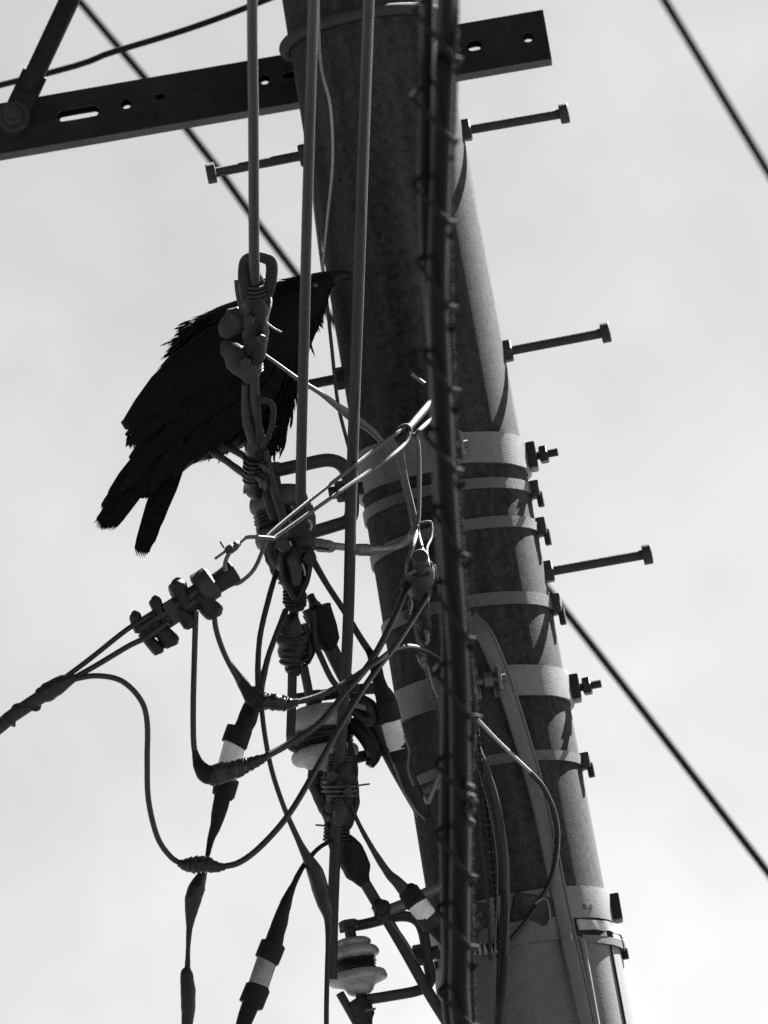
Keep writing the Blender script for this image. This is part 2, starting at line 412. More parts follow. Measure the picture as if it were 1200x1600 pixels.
MB().box(e0 + dv * .025, (dv, Vector((0, 1, 0)).cross(dv).normalized(), (Vector((0, 1, 0)) - dv * dv.y).normalized()), (.055, .021, .004), .003).build('flattened_end', 'arm', o)
zl = zline(458, 76, 702, 30)
u = MB(); P = []
for k in range(-8, 9):
    ph = R(k * 15); rr = PR(zl(0)) + .008; P.append(Vector((PX + rr * math.sin(ph), -rr * math.cos(ph), zl(math.sin(ph)))))
P = [P[0] + Vector((0, .12, 0))] + P + [P[-1] + Vector((0, .12, 0))]
MB().path(P, .0095, seg=12, sub=3).build('u_bolt', 'rope', arm)

# ------------------------------------------------------------------ distant and upper wires
wire('overhead_wire', [(-1100, -1380, 3.4), (120, -4, 3.0), (460, 424, 3.0), (862, 928, 3.0), (1200, 1363, 3.0), (2300, 2790, 3.2)], 'farwire', 'thin dark wire running diagonally behind the crow and the pole', 'wire', 13, sub=4)
wire('overhead_wire', [(252, -1300, 4.2), (1036, -4, 4.2), (1118, 132, 4.2), (1200, 268, 4.2), (2010, 1608, 4.2)], 'farwire', 'thin dark wire crossing the empty sky in the upper right corner', 'wire', 14, sub=4)
wire('overhead_wire', [(-900, 340, .9), (0, 133, .6), (180, 80, .55), (300, 43, .5), (420, -2, .5), (640, -90, .4)], 'farwire', 'slack dark wire passing just above the crossarm and behind its brace', 'wire', 10)
wire('thin_line', [(497, -60, -.14), (500, 90, -.15), (516, 165, -.15), (520, 250, -.12), (512, 340, -.08), (505, 410, -.06), (504, 450, -.05)], 'wire', 'pale thin wire bowing over the top of the pole beside the cables', 'wire', 5)
wire('thin_line', [(486, 240, -.06), (493, 330, -.06), (508, 450, -.05), (518, 540, -.06), (528, 630, -.09), (545, 700, -.12)], 'wiregrey', 'pale thin wire hanging between the crow and the pole', 'wire', 6)

# ------------------------------------------------------------------ the three service cables that come in overhead
wire('service_cable', [(394, -700, -2.6), (394, -20, -1.35), (396, 200, -.95), (397, 400, -.62), (398, 470, -.5)], 'sheath', 'grey service cable ending in the clamp right in front of the crow', 'cable', 17, group='service cables')
wire('service_cable', [(508, -700, -3.0), (490, -20, -1.4), (480, 330, -.88), (471, 700, -.45), (470, 785, -.37), (469, 815, -.32)], 'sheath', 'grey service cable passing in front of the crow head', 'cable', 17, group='service cables')
wire('service_cable', [(603, -700, -2.8), (577, -20, -1.25), (562, 400, -.72), (550, 740, -.37), (543, 1000, -.30), (530, 1200, -.27), (521, 1400, -.24), (518, 1530, -.22)], 'sheath', 'long grey service cable running down past the beak to the lowest insulator', 'cable', 18, group='service cables')
wire('thin_line', [(583, -30, -1.25), (566, 450, -.66), (558, 700, -.42), (553, 860, -.35)], 'wiregrey', 'hair-thin bright line painting the edge highlight along the long grey service cable', 'wire', 2.6)  # added bright line, paints the highlight along the cable's right edge

# ------------------------------------------------------------------ brackets with spool insulators
def bracket(name, label, cl, width, nuts):
    t = thing(name, W(*cl[-1]), label, 'bracket', 'insulator brackets on the pole')
    tube('rod', cl, 'steel', t, width, seg=14, flat=(1, .8))
    for (x, y, Y, dx, wd, ln) in nuts:
        p = W(x, y, Y); d = (W(x + dx, y - dx * .17, Y) - p).normalized()
        o = MB().path([p, p + d * ln], S(wd * .3, p), seg=12, sub=1).build('bolt', 'iron', t)
        MB().hexa(p + d * ln * .35, p + d * ln * .8, S(wd / 2, p), .2).build('nut', 'iron', o)
    return t
bracket('insulator_bracket', 'bent steel rod bracket holding the insulator under the crow', [(424, 737, -.17), (470, 727, -.17), (512, 719, -.16), (536, 728, -.15), (546, 752, -.14), (550, 790, -.13), (545, 812, -.13), (520, 822, -.15), (486, 832, -.17)], 26, [(568, 762, -.12, -50, 34, .055)])
bracket('insulator_bracket', 'bent steel rod bracket holding the middle insulator', [(464, 1092, -.16), (520, 1084, -.16), (575, 1076, -.15), (600, 1080, -.13), (610, 1100, -.12), (614, 1140, -.12), (606, 1166, -.13), (580, 1178, -.14), (540, 1188, -.16)], 22, [])
bracket('insulator_bracket', 'bent steel rod bracket holding the lowest insulator near the bottom edge', [(530, 1450, -.15), (570, 1444, -.15), (620, 1432, -.15), (648, 1436, -.14), (661, 1456, -.14), (668, 1500, -.13), (672, 1532, -.13), (655, 1547, -.14), (610, 1556, -.15), (572, 1562, -.16)], 21, [(686, 1487, -.12, -40, 34, .05)])
def spool(label, cx, cy, Y, prof, pin, mt, wrap=None):
    """porcelain spool: prof (dy px along the pole direction, width px)"""
    base = W(cx, cy, Y); t = thing('spool_insulator', base, label, 'insulator', 'spool insulators on brackets')
    k = S(1, base)
    def P(dy): return base + Vector((0, 0, -dy * k / math.cos(ELEV)))
    y0, y1 = prof[0][0], prof[-1][0]
    pv = crom([Vector((d, wd, 0)) for d, wd in prof], 4)
    b = MB().lathe(P(y0), P(y1), [((v.x - y0) / (y1 - y0), v.y / 2 * k) for v in pv], seg=40, rough=.008)
    b.build('spool', mt, t, sharp=60)
    if wrap:
        g0, g1, gw = wrap
        rr_ = random.Random(int(cx))
        MB().lathe(P(g0), P(g1), [(q / 10, (gw / 2 + (1.6 if q % 2 else -1.4) + rr_.uniform(-1, 1) - (4 if q in (0, 10) else 0)) * k) for q in range(11)], seg=32, rough=.05).build('groove_band', 'dark', t)  # dark band filling the groove between the skirts
    MB().path([P(pin[0]), P(pin[1])], k * 9, seg=14, sub=1).build('pin', 'steel', t)
    MB().hexa(P(pin[1] - 26), P(pin[1] - 8), k * 17, .3).build('nut', 'dark', t)
    MB().lathe(P(pin[0] - 4), P(pin[0] + 9), [(0, k * 13), (.2, k * 16), (.9, k * 16), (1, k * 13)]).build('pin_head', 'steel', t)
    return t
spool('dark spool insulator under the crow, half wrapped in tape', 438, 800, -.17, [(-38, 50), (-34, 74), (-22, 90), (-8, 92), (0, 80), (6, 66), (16, 62), (24, 72), (32, 90), (46, 92), (56, 76), (60, 50)], (-72, 92), 'porcelain_dark', (-2, 28, 84))
spool('large pale spool insulator in the middle bracket', 503, 1150, -.17, [(-46, 36), (-44, 70), (-38, 90), (-28, 100), (-18, 104), (-12, 100), (-7, 88), (0, 66), (14, 62), (19, 88), (24, 104), (33, 106), (38, 98), (41, 76), (48, 62), (58, 44)], (-66, 92), 'porcelain', (-8, 24, 92))
spool('two-skirted pale spool insulator at the bottom edge', 556, 1508, -.16, [(-42, 28), (-40, 48), (-36, 58), (-32, 60), (-29, 57), (-27, 62), (-24, 74), (-17, 80), (-12, 76), (-9, 58), (-4, 46), (6, 46), (10, 66), (13, 84), (20, 92), (26, 90), (29, 72), (34, 50), (42, 40), (46, 30)], (-66, 84), 'porcelain', (-10, 12, 62))

# ------------------------------------------------------------------ dead-end clamps
def lump(parent, name, l, material, rough=.12, seg=22, rfreq=70, **k):
    k.setdefault('sub', 9)
    P = pts(l); return MB().path(P, rads(l, P), seg=seg, rough=rough, rfreq=rfreq, **k).build(name, material, parent, sharp=65)
AXV = (RGT, UPV, FWD)
def rot2(a):  # image-plane axes turned by a degrees (counter-clockwise)
    a = R(a); return (RGT * math.cos(a) + UPV * math.sin(a), -RGT * math.sin(a) + UPV * math.cos(a), FWD)
d1 = thing('dead_end_clamp', W(400, 760, -.25), 'dark dead-end clamp with steel thimble hanging in front of the crow', 'cable clamp', 'dead-end cable clamps')
tube('thimble', [(386, 470, -.52), (381, 440, -.56), (383, 410, -.58), (394, 401, -.59), (412, 403, -.58), (424, 412, -.57), (423, 440, -.55), (416, 466, -.52), (408, 490, -.5)], 'dark', d1, 12.5, seg=12, flat=(1.5, .8))
lump(d1, 'clamp_body', [(396, 428, -.55, 24), (398, 450, -.53, 34), (399, 485, -.5, 44), (400, 520, -.47, 40), (399, 552, -.45, 34), (398, 572, -.43, 18)], 'dark', .1)
lump(d1, 'keeper_plate', [(372, 436, -.5, 12), (376, 462, -.49, 16), (384, 492, -.48, 16), (392, 512, -.47, 10)], 'iron', .05)
lump(d1, 'side_casting', [(352, 528, -.47, 14), (356, 514, -.47, 34), (370, 496, -.475, 38), (378, 486, -.48, 22)], 'iron', .1, flat=(.6, 1))
lump(d1, 'side_casting', [(347, 534, -.46, 8), (356, 544, -.46, 28), (370, 560, -.45, 40), (386, 576, -.44, 38), (396, 592, -.43, 24)], 'iron', .12, flat=(.6, 1))
tube('tie_wire_and_glint', [(419, 455, -.53), (424, 470, -.54), (420, 488, -.55), (416, 500, -.55), (418, 505, -.55), (428, 513, -.55), (440, 519, -.55)], 'wire', d1, 3.2, seg=6)
tube('tie_wire_and_glint', [(413, 510, -.5), (417, 530, -.5), (415, 548, -.49)], 'wiregrey', d1, 3.5, seg=6)
lump(d1, 'link_rod', [(396, 570, -.43, 16), (398, 620, -.39, 17), (402, 660, -.35, 14), (404, 700, -.31, 14)], 'iron', .04)
lump(d1, 'link_rod', [(383, 600, -.41, 10), (384, 640, -.37, 15), (388, 668, -.35, 15), (398, 700, -.31, 12)], 'iron', .04)
tube('shackle', [(404, 625, -.4), (420, 627, -.39), (427, 637, -.38), (426, 655, -.37), (420, 680, -.35), (410, 698, -.33)], 'dark', d1, 10, seg=10)
lump(d1, 'taped_end', [(404, 668, -.34, 14), (400, 690, -.31, 34), (399, 715, -.28, 30), (398, 740, -.26, 33), (398, 762, -.24, 34), (402, 774, -.23, 22)], 'tape', .1)
lump(d1, 'link_strap', [(414, 702, -.3, 11), (420, 730, -.28, 13), (430, 770, -.26, 14), (440, 800, -.26, 13), (444, 830, -.25, 12)], 'iron', .03)
lump(d1, 'link_strap', [(408, 745, -.25, 16), (418, 775, -.24, 18), (430, 810, -.23, 18)], 'dark', .06)

d2 = thing('dead_end_clamp', W(457, 1050, -.24), 'taped black dead-end clamp below the dark insulator', 'cable clamp', 'dead-end cable clamps')
lump(d2, 'clamp_body', [(468, 785, -.36, 26), (472, 805, -.35, 38), (470, 835, -.34, 44), (464, 862, -.33, 50), (458, 885, -.32, 46), (459, 910, -.3, 36), (461, 935, -.29, 30), (460, 950, -.28, 28)], 'dark', .2, rfreq=70)
tube('link_loop', [(446, 846, -.345), (440, 872, -.345), (444, 900, -.335), (454, 924, -.325), (464, 934, -.32), (474, 918, -.325), (480, 892, -.33), (478, 862, -.34), (470, 846, -.35)], 'dark', d2, 13, seg=12, flat=(1.2, .8))
lump(d2, 'yoke_tongue', [(458, 858, -.35, 12), (461, 878, -.35, 22), (463, 900, -.345, 18), (463, 914, -.34, 10)], 'iron', .1)
tube('link_loop', [(428, 838, -.3), (424, 862, -.3), (434, 884, -.3), (446, 900, -.3)], 'iron', d2, 14, seg=12)
MB().hexa(W(484, 872, -.335), W(484, 872, -.37), .011, .2).build('nut', 'dark', d2)
MB().hexa(W(444, 852, -.345), W(444, 852, -.375), .012, .5).build('nut', 'iron', d2)
tube('tie_wire_and_glint', [(482, 812, -.38), (487, 820, -.38), (485, 828, -.375)], 'wire', d2, 4, seg=6)  # this and the next two bright bits paint small highlights on the clamp
tube('tie_wire_and_glint', [(453, 846, -.375), (456, 853, -.375)], 'wire', d2, 3, seg=6)
tube('tie_wire_and_glint', [(472, 880, -.36), (476, 892, -.355), (476, 900, -.355)], 'wire', d2, 3, seg=6)
lump(d2, 'keeper_plate', [(484, 790, -.33, 10), (488, 815, -.33, 12), (487, 850, -.32, 10), (484, 880, -.31, 10), (478, 908, -.3, 12), (472, 925, -.3, 8)], 'iron', .06)
lump(d2, 'side_casting', [(420, 850, -.27, 24), (430, 872, -.27, 36), (442, 895, -.27, 28), (452, 915, -.27, 14)], 'dark', .12)
tube('tie_wire_and_glint', [(436, 911, -.3), (442, 913, -.31), (446, 917, -.31)], 'wiregrey', d2, 4, seg=6)
tube('neck_rod', [(460, 930, -.28), (459, 975, -.27)], 'iron', d2, 15)
lump(d2, 'taped_bulge', [(458, 960, -.28, 14), (455, 975, -.28, 30), (456, 1000, -.27, 48), (459, 1025, -.26, 40), (460, 1045, -.25, 30), (462, 1056, -.25, 12)], 'tape', .18, rfreq=60)
lump(d2, 'taped_bulge', [(474, 975, -.26, 14), (481, 1000, -.25, 20), (484, 1018, -.25, 18), (480, 1035, -.24, 12)], 'tape', .12)
tube('tail_rod', [(457, 1045, -.25), (456, 1090, -.25), (454, 1152, -.26)], 'iron', d2, 15)
tube('tail_rod', [(474, 1040, -.22), (482, 1080, -.2), (488, 1118, -.18)], 'iron', d2, 15)
lump(d2, 'bracket_pad', [(452, 1150, -.25, 10), (454, 1165, -.24, 14), (462, 1172, -.22, 10)], 'iron', .05)

def coil(parent, a, b_, width, turns, wd, material, name='wire_wrap'):
    A_, B_ = W(*a), W(*b_); d = (B_ - A_); T = d.normalized(); u = T.orthogonal().normalized(); v = T.cross(u); P = []
    for k in range(turns * 14 + 1):
        t = k / (turns * 14); an = 2 * math.pi * k / 14
        P.append(A_ + d * t + (u * math.cos(an) + v * math.sin(an)) * S(width / 2, A_) * (1 + .05 * noise.noise(Vector((k * .2, 0, 0)))))
    return MB().path(P, S(wd / 2, A_), seg=6, sub=1).build(name, material, parent)
coil(d1, (398, 560, -.44), (398, 580, -.43), 24, 4, 4, 'wiregrey')
coil(d1, (399, 436, -.545), (399, 462, -.525), 36, 4, 4.5, 'iron')
coil(d1, (399, 712, -.285), (398, 752, -.25), 35, 6, 5, 'tape')
for x_, y_, Y_ in ((390, 500, -.52), (408, 530, -.49), (384, 566, -.475)): MB().hexa(W(x_, y_, Y_ + .02), W(x_, y_, Y_ - .012), .0085, x_).build('nut', 'iron', d1)
coil(d2, (461, 925, -.295), (460, 946, -.285), 34, 4, 5, 'dark')
coil(d2, (456, 985, -.28), (460, 1040, -.25), 42, 6, 6, 'tape')
bt = thing('cable_boot', W(505, 1010, -.22), 'black rubber cable boot with open top beside the taped clamp', 'cable boot')
P0, P1 = W(494, 948, -.22), W(516, 1016, -.2); k = S(1, P0)
MB().lathe(P0, P1, [(0, 21 * k), (.02, 23.5 * k), (.1, 22.5 * k), (.5, 22.5 * k), (.8, 20 * k), (.95, 12 * k), (1.0, 9 * k)], seg=24).build('sleeve', 'rubber', bt)
tube('bright_edge', [(474, 962, -.26), (484, 982, -.26), (494, 1006, -.25)], 'wire', bt, 3.2, seg=6)
lump(bt, 'torn_tape', [(484, 930, -.22, 12), (492, 945, -.22, 20), (500, 958, -.2, 12)], 'tape', .2)
lump(bt, 'torn_tape', [(519, 980, -.2, 6), (523, 992, -.2, 8), (525, 1002, -.2, 3)], 'iron', .2)
wire('stay_rod', [(514, 1008, -.2), (545, 1068, -.18), (585, 1130, -.17), (612, 1185, -.16), (640, 1235, -.165), (662, 1272, -.16)], 'iron', 'grey stay rod slanting from the rubber boot down to the pole', 'rod', 24, seg=14)
wire('drop_wire', [(489, 955, -.26), (492, 1000, -.26), (503, 1030, -.26), (520, 1064, -.25), (540, 1085, -.22)], 'sheath', 'short curved drop wire hanging under the rubber boot', 'wire', 10)
tw = thing('tape_loop', W(575, 1115, -.2), 'thick black taped loop between the cables beside the middle insulator', 'taped loop')
tube('loop', [(548, 1092, -.23), (565, 1096, -.23), (580, 1106, -.23), (585, 1122, -.22), (574, 1124, -.22), (560, 1112, -.21), (545, 1104, -.2)], 'tape', tw, 22, seg=14)
tube('pipe_end', [(550, 1100, -.245), (572, 1106, -.245)], 'galv', tw, 10)
wire('spacer_strut', [(556, 1130, -.17, 32), (568, 1145, -.18, 28), (580, 1165, -.18, 26), (584, 1182, -.17, 22), (577, 1197, -.17, 14)], 'dark', 'short black strut reaching from the large pale insulator to its bracket', 'strut', seg=14)

d3 = thing('dead_end_clamp', W(530, 1330, -.24), 'knotted dead-end clamp with tie-wire ends on the long service cable', 'cable clamp', 'dead-end cable clamps')
lump(d3, 'clamp_body', [(531, 1165, -.27, 20), (533, 1185, -.26, 26), (530, 1205, -.26, 44), (532, 1230, -.25, 52), (530, 1255, -.25, 42), (529, 1275, -.245, 44), (527, 1295, -.24, 32), (526, 1308, -.24, 34), (524, 1328, -.235, 20)], 'dark', .2, rfreq=55)
lump(d3, 'side_casting', [(494, 1205, -.22, 26), (492, 1228, -.22, 20), (503, 1250, -.22, 22), (514, 1275, -.23, 18)], 'iron', .16)
lump(d3, 'keeper_plate', [(545, 1160, -.2, 10), (552, 1190, -.21, 12), (554, 1225, -.22, 13), (556, 1255, -.23, 12), (548, 1285, -.24, 10), (540, 1300, -.24, 8)], 'iron', .1)
lump(d3, 'wedge', [(528, 1250, -.28, 14), (531, 1268, -.28, 22), (530, 1288, -.27, 16)], 'iron', .1)
tube('tie_wire_and_glint', [(550, 1230, -.26), (562, 1227, -.26), (578, 1225, -.26)], 'wiregrey', d3, 3.2, seg=6)
tube('tie_wire_and_glint', [(493, 1289, -.26), (505, 1290, -.26), (518, 1291, -.25)], 'wiregrey', d3, 3.2, seg=6)
tube('tie_wire_and_glint', [(553, 1232, -.26), (560, 1242, -.26)], 'wiregrey', d3, 3, seg=6)
coil(d3, (532, 1180, -.262), (531, 1200, -.26), 36, 4, 4.5, 'iron')
coil(d3, (527, 1290, -.242), (525, 1318, -.238), 38, 5, 5, 'dark')
coil(d3, (531, 1222, -.255), (530, 1244, -.25), 54, 3, 4, 'wiregrey')
for x_, y_, Y_ in ((520, 1212, -.28), (544, 1238, -.275), (517, 1262, -.27)): MB().hexa(W(x_, y_, Y_ + .02), W(x_, y_, Y_ - .012), .009, x_).build('nut', 'iron', d3)
bt = thing('cable_boot', W(555, 1370, -.2), 'black teardrop rubber boot hanging below the knotted clamp', 'cable boot')
lump(bt, 'sleeve', [(530, 1300, -.23, 14), (540, 1318, -.22, 36), (551, 1340, -.21, 46), (558, 1358, -.205, 44), (564, 1372, -.2, 28), (570, 1382, -.2, 18)], 'rubber', .06)
wire('stay_rod', [(568, 1376, -.2), (592, 1416, -.18), (630, 1480, -.165), (668, 1548, -.165), (700, 1600, -.165), (760, 1700, -.165)], 'iron', 'grey stay rod slanting from the teardrop boot down behind the lowest bracket', 'rod', 18, seg=14)
hc = thing('hose_clip', W(597, 1425, -.18), 'small dark clip around the lower slanting stay rod', 'clip')
lump(hc, 'clip_band', [(586, 1412, -.185, 20), (596, 1420, -.185, 32), (602, 1428, -.185, 20)], 'dark', .15)
tube('clip_tail', [(588, 1414, -.19), (588, 1440, -.19)], 'dark', hc, 4)
wire('thin_line', [(600, 1428, -.18), (622, 1455, -.175), (640, 1482, -.17), (652, 1505, -.165)], 'wiregrey', 'thin wire lying along the lower slanting stay rod', 'wire', 6)
wire('pipe_stub', [(590, 1428, -.17), (625, 1416, -.16), (662, 1398, -.14), (690, 1386, -.12)], 'galv', 'short pale pipe behind the lower cable connector', 'pipe', 19)
ct = thing('cleat', W(665, 1265, -.17), 'pale Y-shaped wire cleat on the pole under the middle connector', 'cleat')
tube('prong', [(646, 1229, -.2), (655, 1238, -.2), (668, 1256, -.2)], 'wire', ct, 8)
tube('prong', [(668, 1256, -.2), (678, 1230, -.2), (687, 1206, -.19)], 'galv', ct, 9)
tube('pad', [(658, 1238, -.185), (690, 1224, -.18)], 'galv', ct, 12, flat=(.4, 1))
lg = thing('pole_hook', W(560, 1600, -.16), 'dark nut and split pin under the bottom-edge insulator', 'hook')
lump(lg, 'nut', [(557, 1562, -.17, 30), (566, 1580, -.17, 34), (570, 1600, -.17, 26), (574, 1625, -.17, 20)], 'dark', .15)
tube('split_pin', [(570, 1579, -.19), (587, 1576, -.19)], 'wiregrey', lg, 4)
tube('slant_leg', [(531, 1552, -.17), (548, 1582, -.17), (572, 1625, -.17)], 'iron', lg, 14)

# ------------------------------------------------------------------ drop wires from the crow clamp to the pole
wire('drop_wire', [(401, 546, -.46, 5), (430, 566, -.42, 5), (465, 592, -.38, 7), (500, 614, -.33, 8), (525, 633, -.3, 11), (548, 650, -.27, 16), (575, 668, -.22, 12), (598, 692, -.19, 10), (625, 735, -.18, 8), (640, 780, -.175, 8), (651, 830, -.18, 7)], 'wiregrey', 'drop wire slanting from the crow clamp across to the pole', 'wire')
ab = thing('band_cable', W(640, 880, -.16), 'pale cable bending from the dark insulator round the pole', 'cable')
tube('sheath', [(492, 848, -.2), (530, 854, -.19), (575, 858, -.17), (610, 856, -.15), (634, 846, -.165), (645, 832, -.175)], 'wire', ab, 12, seg=12)
lump(ab, 'torn_cover', [(488, 846, -.2, 12), (500, 851, -.2, 22), (516, 854, -.195, 20), (522, 855, -.19, 12)], 'galv', .15)
lump(ab, 'torn_cover', [(556, 858, -.18, 16), (570, 860, -.17, 20), (585, 860, -.16, 14)], 'galv', .15)
tube('tie_wire_and_glint', [(490, 856, -.22), (505, 857, -.22), (514, 859, -.22)], 'dark', ab, 4)
wire('drop_wire', [(483, 865, -.28, 12), (510, 912, -.26, 10), (540, 958, -.24, 10), (562, 995, -.24, 11), (582, 1025, -.24, 12)], 'sheath', 'dark drop wire running down from the dark insulator to the middle connector', 'wire')

# ------------------------------------------------------------------ wedge clamps for the foreground drop cable
k1 = thing('wedge_clamp', W(285, 985, -.55), 'dark finned wedge clamp on the slanting cable below the crow tail', 'wedge clamp', 'drop-cable wedge clamps')
A, B = W(212, 992, -.55), W(368, 893, -.55); ax = (B - A).normalized(); k = S(1, A)
rx = (ax, (UPV - ax * UPV.dot(ax)).normalized(), None); rx = (rx[0], rx[1], rx[0].cross(rx[1]))
def on(t, u_, v_=0): return A + (B - A) * t + rx[1] * (u_ * k) + rx[2] * (v_ * k)
MB().box(on(.40, -1), rx, (.066, .0185, .012), .007, 3).rough_up(.002, 50).build('body', 'dark', k1)
MB().box(on(.25, 4, 13), rx, (.038, .004, .004), .002).build('slot_rail', 'iron', k1)
MB().box(on(.5, 6, 13), rx, (.026, .004, .004), .002).build('slot_rail', 'iron', k1)
MB().box(on(.52, -5, 13), rx, (.05, .004, .004), .002).build('slot_rail', 'iron', k1)
MB().box(on(.36, 0, 13), rx, (.009, .017, .006), .003).build('cross_rib', 'iron', k1)
for t, u_, hx, hy in ((.06, 13, .012, .019), (.27, 20, .012, .015), (.50, 23, .018, .016), (.2, -25, .017, .021), (.07, -22, .012, .024), (.43, -22, .016, .015), (.64, -26, .019, .017)):
    sg = 1 if u_ > 0 else -1; e_ = abs(u_) + hy * 1000 * .9
    MB().path([on(t - .01, sg * 2, 3), on(t, sg * e_ * .45, 6), on(t + .015, sg * e_ * .8, 6), on(t + .02, sg * e_ * .97, 5), on(t + .02, sg * e_, 5)], [hx * .95, hx * 1.0, hx * 1.12, hx * .9, hx * .5], seg=16, sub=5, flat=(1, .75), rough=.08, rfreq=70).build('fin', 'dark', k1, sharp=65)
MB().lathe(on(.64, 6), on(.80, 6), [(0, 22 * k), (.1, 27 * k), (.9, 27 * k), (1, 23 * k)], seg=24).build('collar', 'iron', k1)
MB().lathe(on(.76, 0), on(1.0, 0), [(0, 16 * k), (.5, 17 * k), (.88, 19 * k), (.97, 20 * k), (1, 17 * k)], seg=24).build('plug', 'dark', k1)
tube('bail_wire', [(352, 892, -.575), (352, 878, -.58), (360, 862, -.575), (376, 846, -.56), (390, 839, -.55), (424, 841, -.53), (432, 838, -.52), (500, 790, -.47), (560, 748, -.42), (612, 712, -.36), (634, 692, -.33), (640, 676, -.32)], 'bail', k1, 6.5, seg=8, sub=4)
tube('bail_wire', [(362, 912, -.54), (375, 910, -.54), (398, 888, -.53), (415, 848, -.52), (424, 832, -.51), (480, 785, -.46), (548, 732, -.4), (596, 694, -.35), (622, 676, -.32), (632, 668, -.31)], 'bail', k1, 6.5, seg=8, sub=4)
lump(k1, 'wire_twist', [(352, 862, -.575, 8), (360, 858, -.575, 14), (368, 852, -.57, 12), (374, 848, -.56, 7)], 'iron', .25, rfreq=150)
tube('wire_end', [(336, 873, -.58), (354, 860, -.575)], 'wiregrey', k1, 4.5)
tube('wire_end', [(344, 846, -.58), (350, 856, -.575)], 'wiregrey', k1, 3.5)
ey = thing('eye_hook', PS(680, 640, 0), 'dark steel hook on the pole where the bright bail wires meet', 'hook')
tube('shank', [(622, 690, -.31), (632, 678, -.31), (655, 650, -.26), (680, 622, -.14), (690, 612, -.10)], 'dark', ey, 12)
tube('shank', [(648, 680, -.31), (660, 668, -.29), (680, 650, -.16)], 'iron', ey, 7)
tube('eye', [(622, 690, -.31), (618, 682, -.31), (626, 668, -.31), (638, 666, -.31), (641, 680, -.31), (630, 692, -.31), (622, 690, -.31)], 'steel', ey, 7, seg=8)
tube('pin', [(643, 584, -.19), (653, 592, -.185), (663, 599, -.18)], 'galv', ey, 6)

k2 = thing('wedge_clamp', W(655, 930, -.25), 'small wedge clamp seen end-on against the pole beside the bundle', 'wedge clamp', 'drop-cable wedge clamps')
P0, P1 = W(657, 868, -.37), W(657, 905, -.30); k = S(1, P0)
MB().lathe(P0, P1, [(0, 11 * k), (.02, 12.5 * k), (.2, 12.5 * k), (1, 14 * k)], seg=28).build('plug', 'iron', k2)
MB().lathe(W(656, 886, -.33), W(656, 925, -.26), [(0, 20 * k), (.1, 23.5 * k), (.5, 24 * k), (.9, 20 * k), (1, 15 * k)], seg=28).build('collar', 'iron', k2)
MB().box(W(633, 908, -.3), rot2(-20), (.006, .014, .01), .004).build('fin', 'iron', k2)
MB().box(W(678, 900, -.29), rot2(10), (.006, .018, .012), .004).build('fin', 'dark', k2)
lump(k2, 'tail', [(656, 918, -.27, 28), (654, 945, -.24, 34), (662, 975, -.21, 24), (668, 1000, -.19, 14)], 'dark', .2)
tube('small_disc', [(638, 962, -.26), (640, 962, -.24)], 'iron', k2, 16)
tube('hanger_wire', [(642, 925, -.27), (644, 945, -.27), (640, 960, -.26)], 'wire', k2, 3)
tube('bail_wire', [(648, 676, -.3), (654, 700, -.29), (655, 760, -.29), (653, 820, -.3), (646, 850, -.33), (637, 880, -.34), (638, 896, -.33), (648, 892, -.35)], 'wiregrey', k2, 7, seg=8)
tube('bail_wire', [(628, 692, -.3), (634, 740, -.27), (648, 800, -.28), (656, 840, -.3), (662, 862, -.33)], 'wiregrey', k2, 4.5, seg=8)
tube('bail_wire', [(657, 817, -.3), (670, 815, -.3), (675, 820, -.3), (674, 840, -.31), (667, 858, -.33), (670, 880, -.35), (672, 893, -.35)], 'bail', k2, 4, seg=8)
tube('bail_wire', [(671, 876, -.34), (679, 885, -.34), (683, 900, -.33), (684, 912, -.33)], 'bail', k2, 3, seg=6)
wire('thin_line', [(616, 705, -.2), (630, 760, -.19), (640, 800, -.19), (644, 835, -.19)], 'wiregrey', 'short pale wire hanging from the eye hook down the pole', 'wire', 5)
gd = thing('hanging_drop', W(690, 1125, -.17), 'pale flat drop wire hanging down the pole behind the small wedge clamp', 'drop wire')
tube('sheath', [(650, 975, -.2), (657, 1010, -.19), (668, 1050, -.18), (680, 1090, -.18), (690, 1130, -.19), (692, 1180, -.19)], 'wiregrey', gd, 9)
tube('bright_edge', [(668, 1042, -.2), (675, 1070, -.2), (684, 1090, -.2)], 'wire', gd, 3.5, seg=6)
lump(gd, 'torn_tape', [(660, 982, -.21, 5), (668, 990, -.21, 9), (668, 1000, -.21, 8), (665, 1008, -.21, 4)], 'galv', .3, rfreq=150)
lump(gd, 'torn_tape', [(650, 1022, -.19, 4), (658, 1030, -.19, 12), (664, 1045, -.19, 5)], 'galv', .2, rfreq=150)

# ------------------------------------------------------------------ foreground drop cable and leads
dc = thing('drop_cable', W(-100, 1195, -.6), 'thick taped drop cable coming in from the left edge, splitting in two', 'cable')
tube('sheath', [(-1500, 1790, -2.2), (-300, 1300, -.8), (-40, 1160, -.62), (20, 1118, -.6), (70, 1085, -.6), (84, 1076, -.6)], 'sheath', dc, 22, seg=16)
Q = crom(pts([(-60, 1172, -.625), (-20, 1146, -.615), (20, 1118, -.6), (70, 1085, -.6)]), 20); hp = []
for i, q in enumerate(Q):
    T = (Q[min(i + 1, len(Q) - 1)] - Q[max(i - 1, 0)]).normalized(); u = (UPV - T * UPV.dot(T)).normalized(); v = T.cross(u); a = i * .42
    hp.append(q + (u * math.cos(a) + v * math.sin(a)) * .0108)
MB().path(hp, .0055, seg=8, sub=2, flat=(1, .35)).build('pale_tape_spiral', 'iron', dc)
lump(dc, 'taped_joint', [(66, 1088, -.6, 24), (76, 1081, -.6, 29), (88, 1073, -.6, 28), (100, 1066, -.6, 24), (118, 1058, -.6, 12)], 'tape', .08)
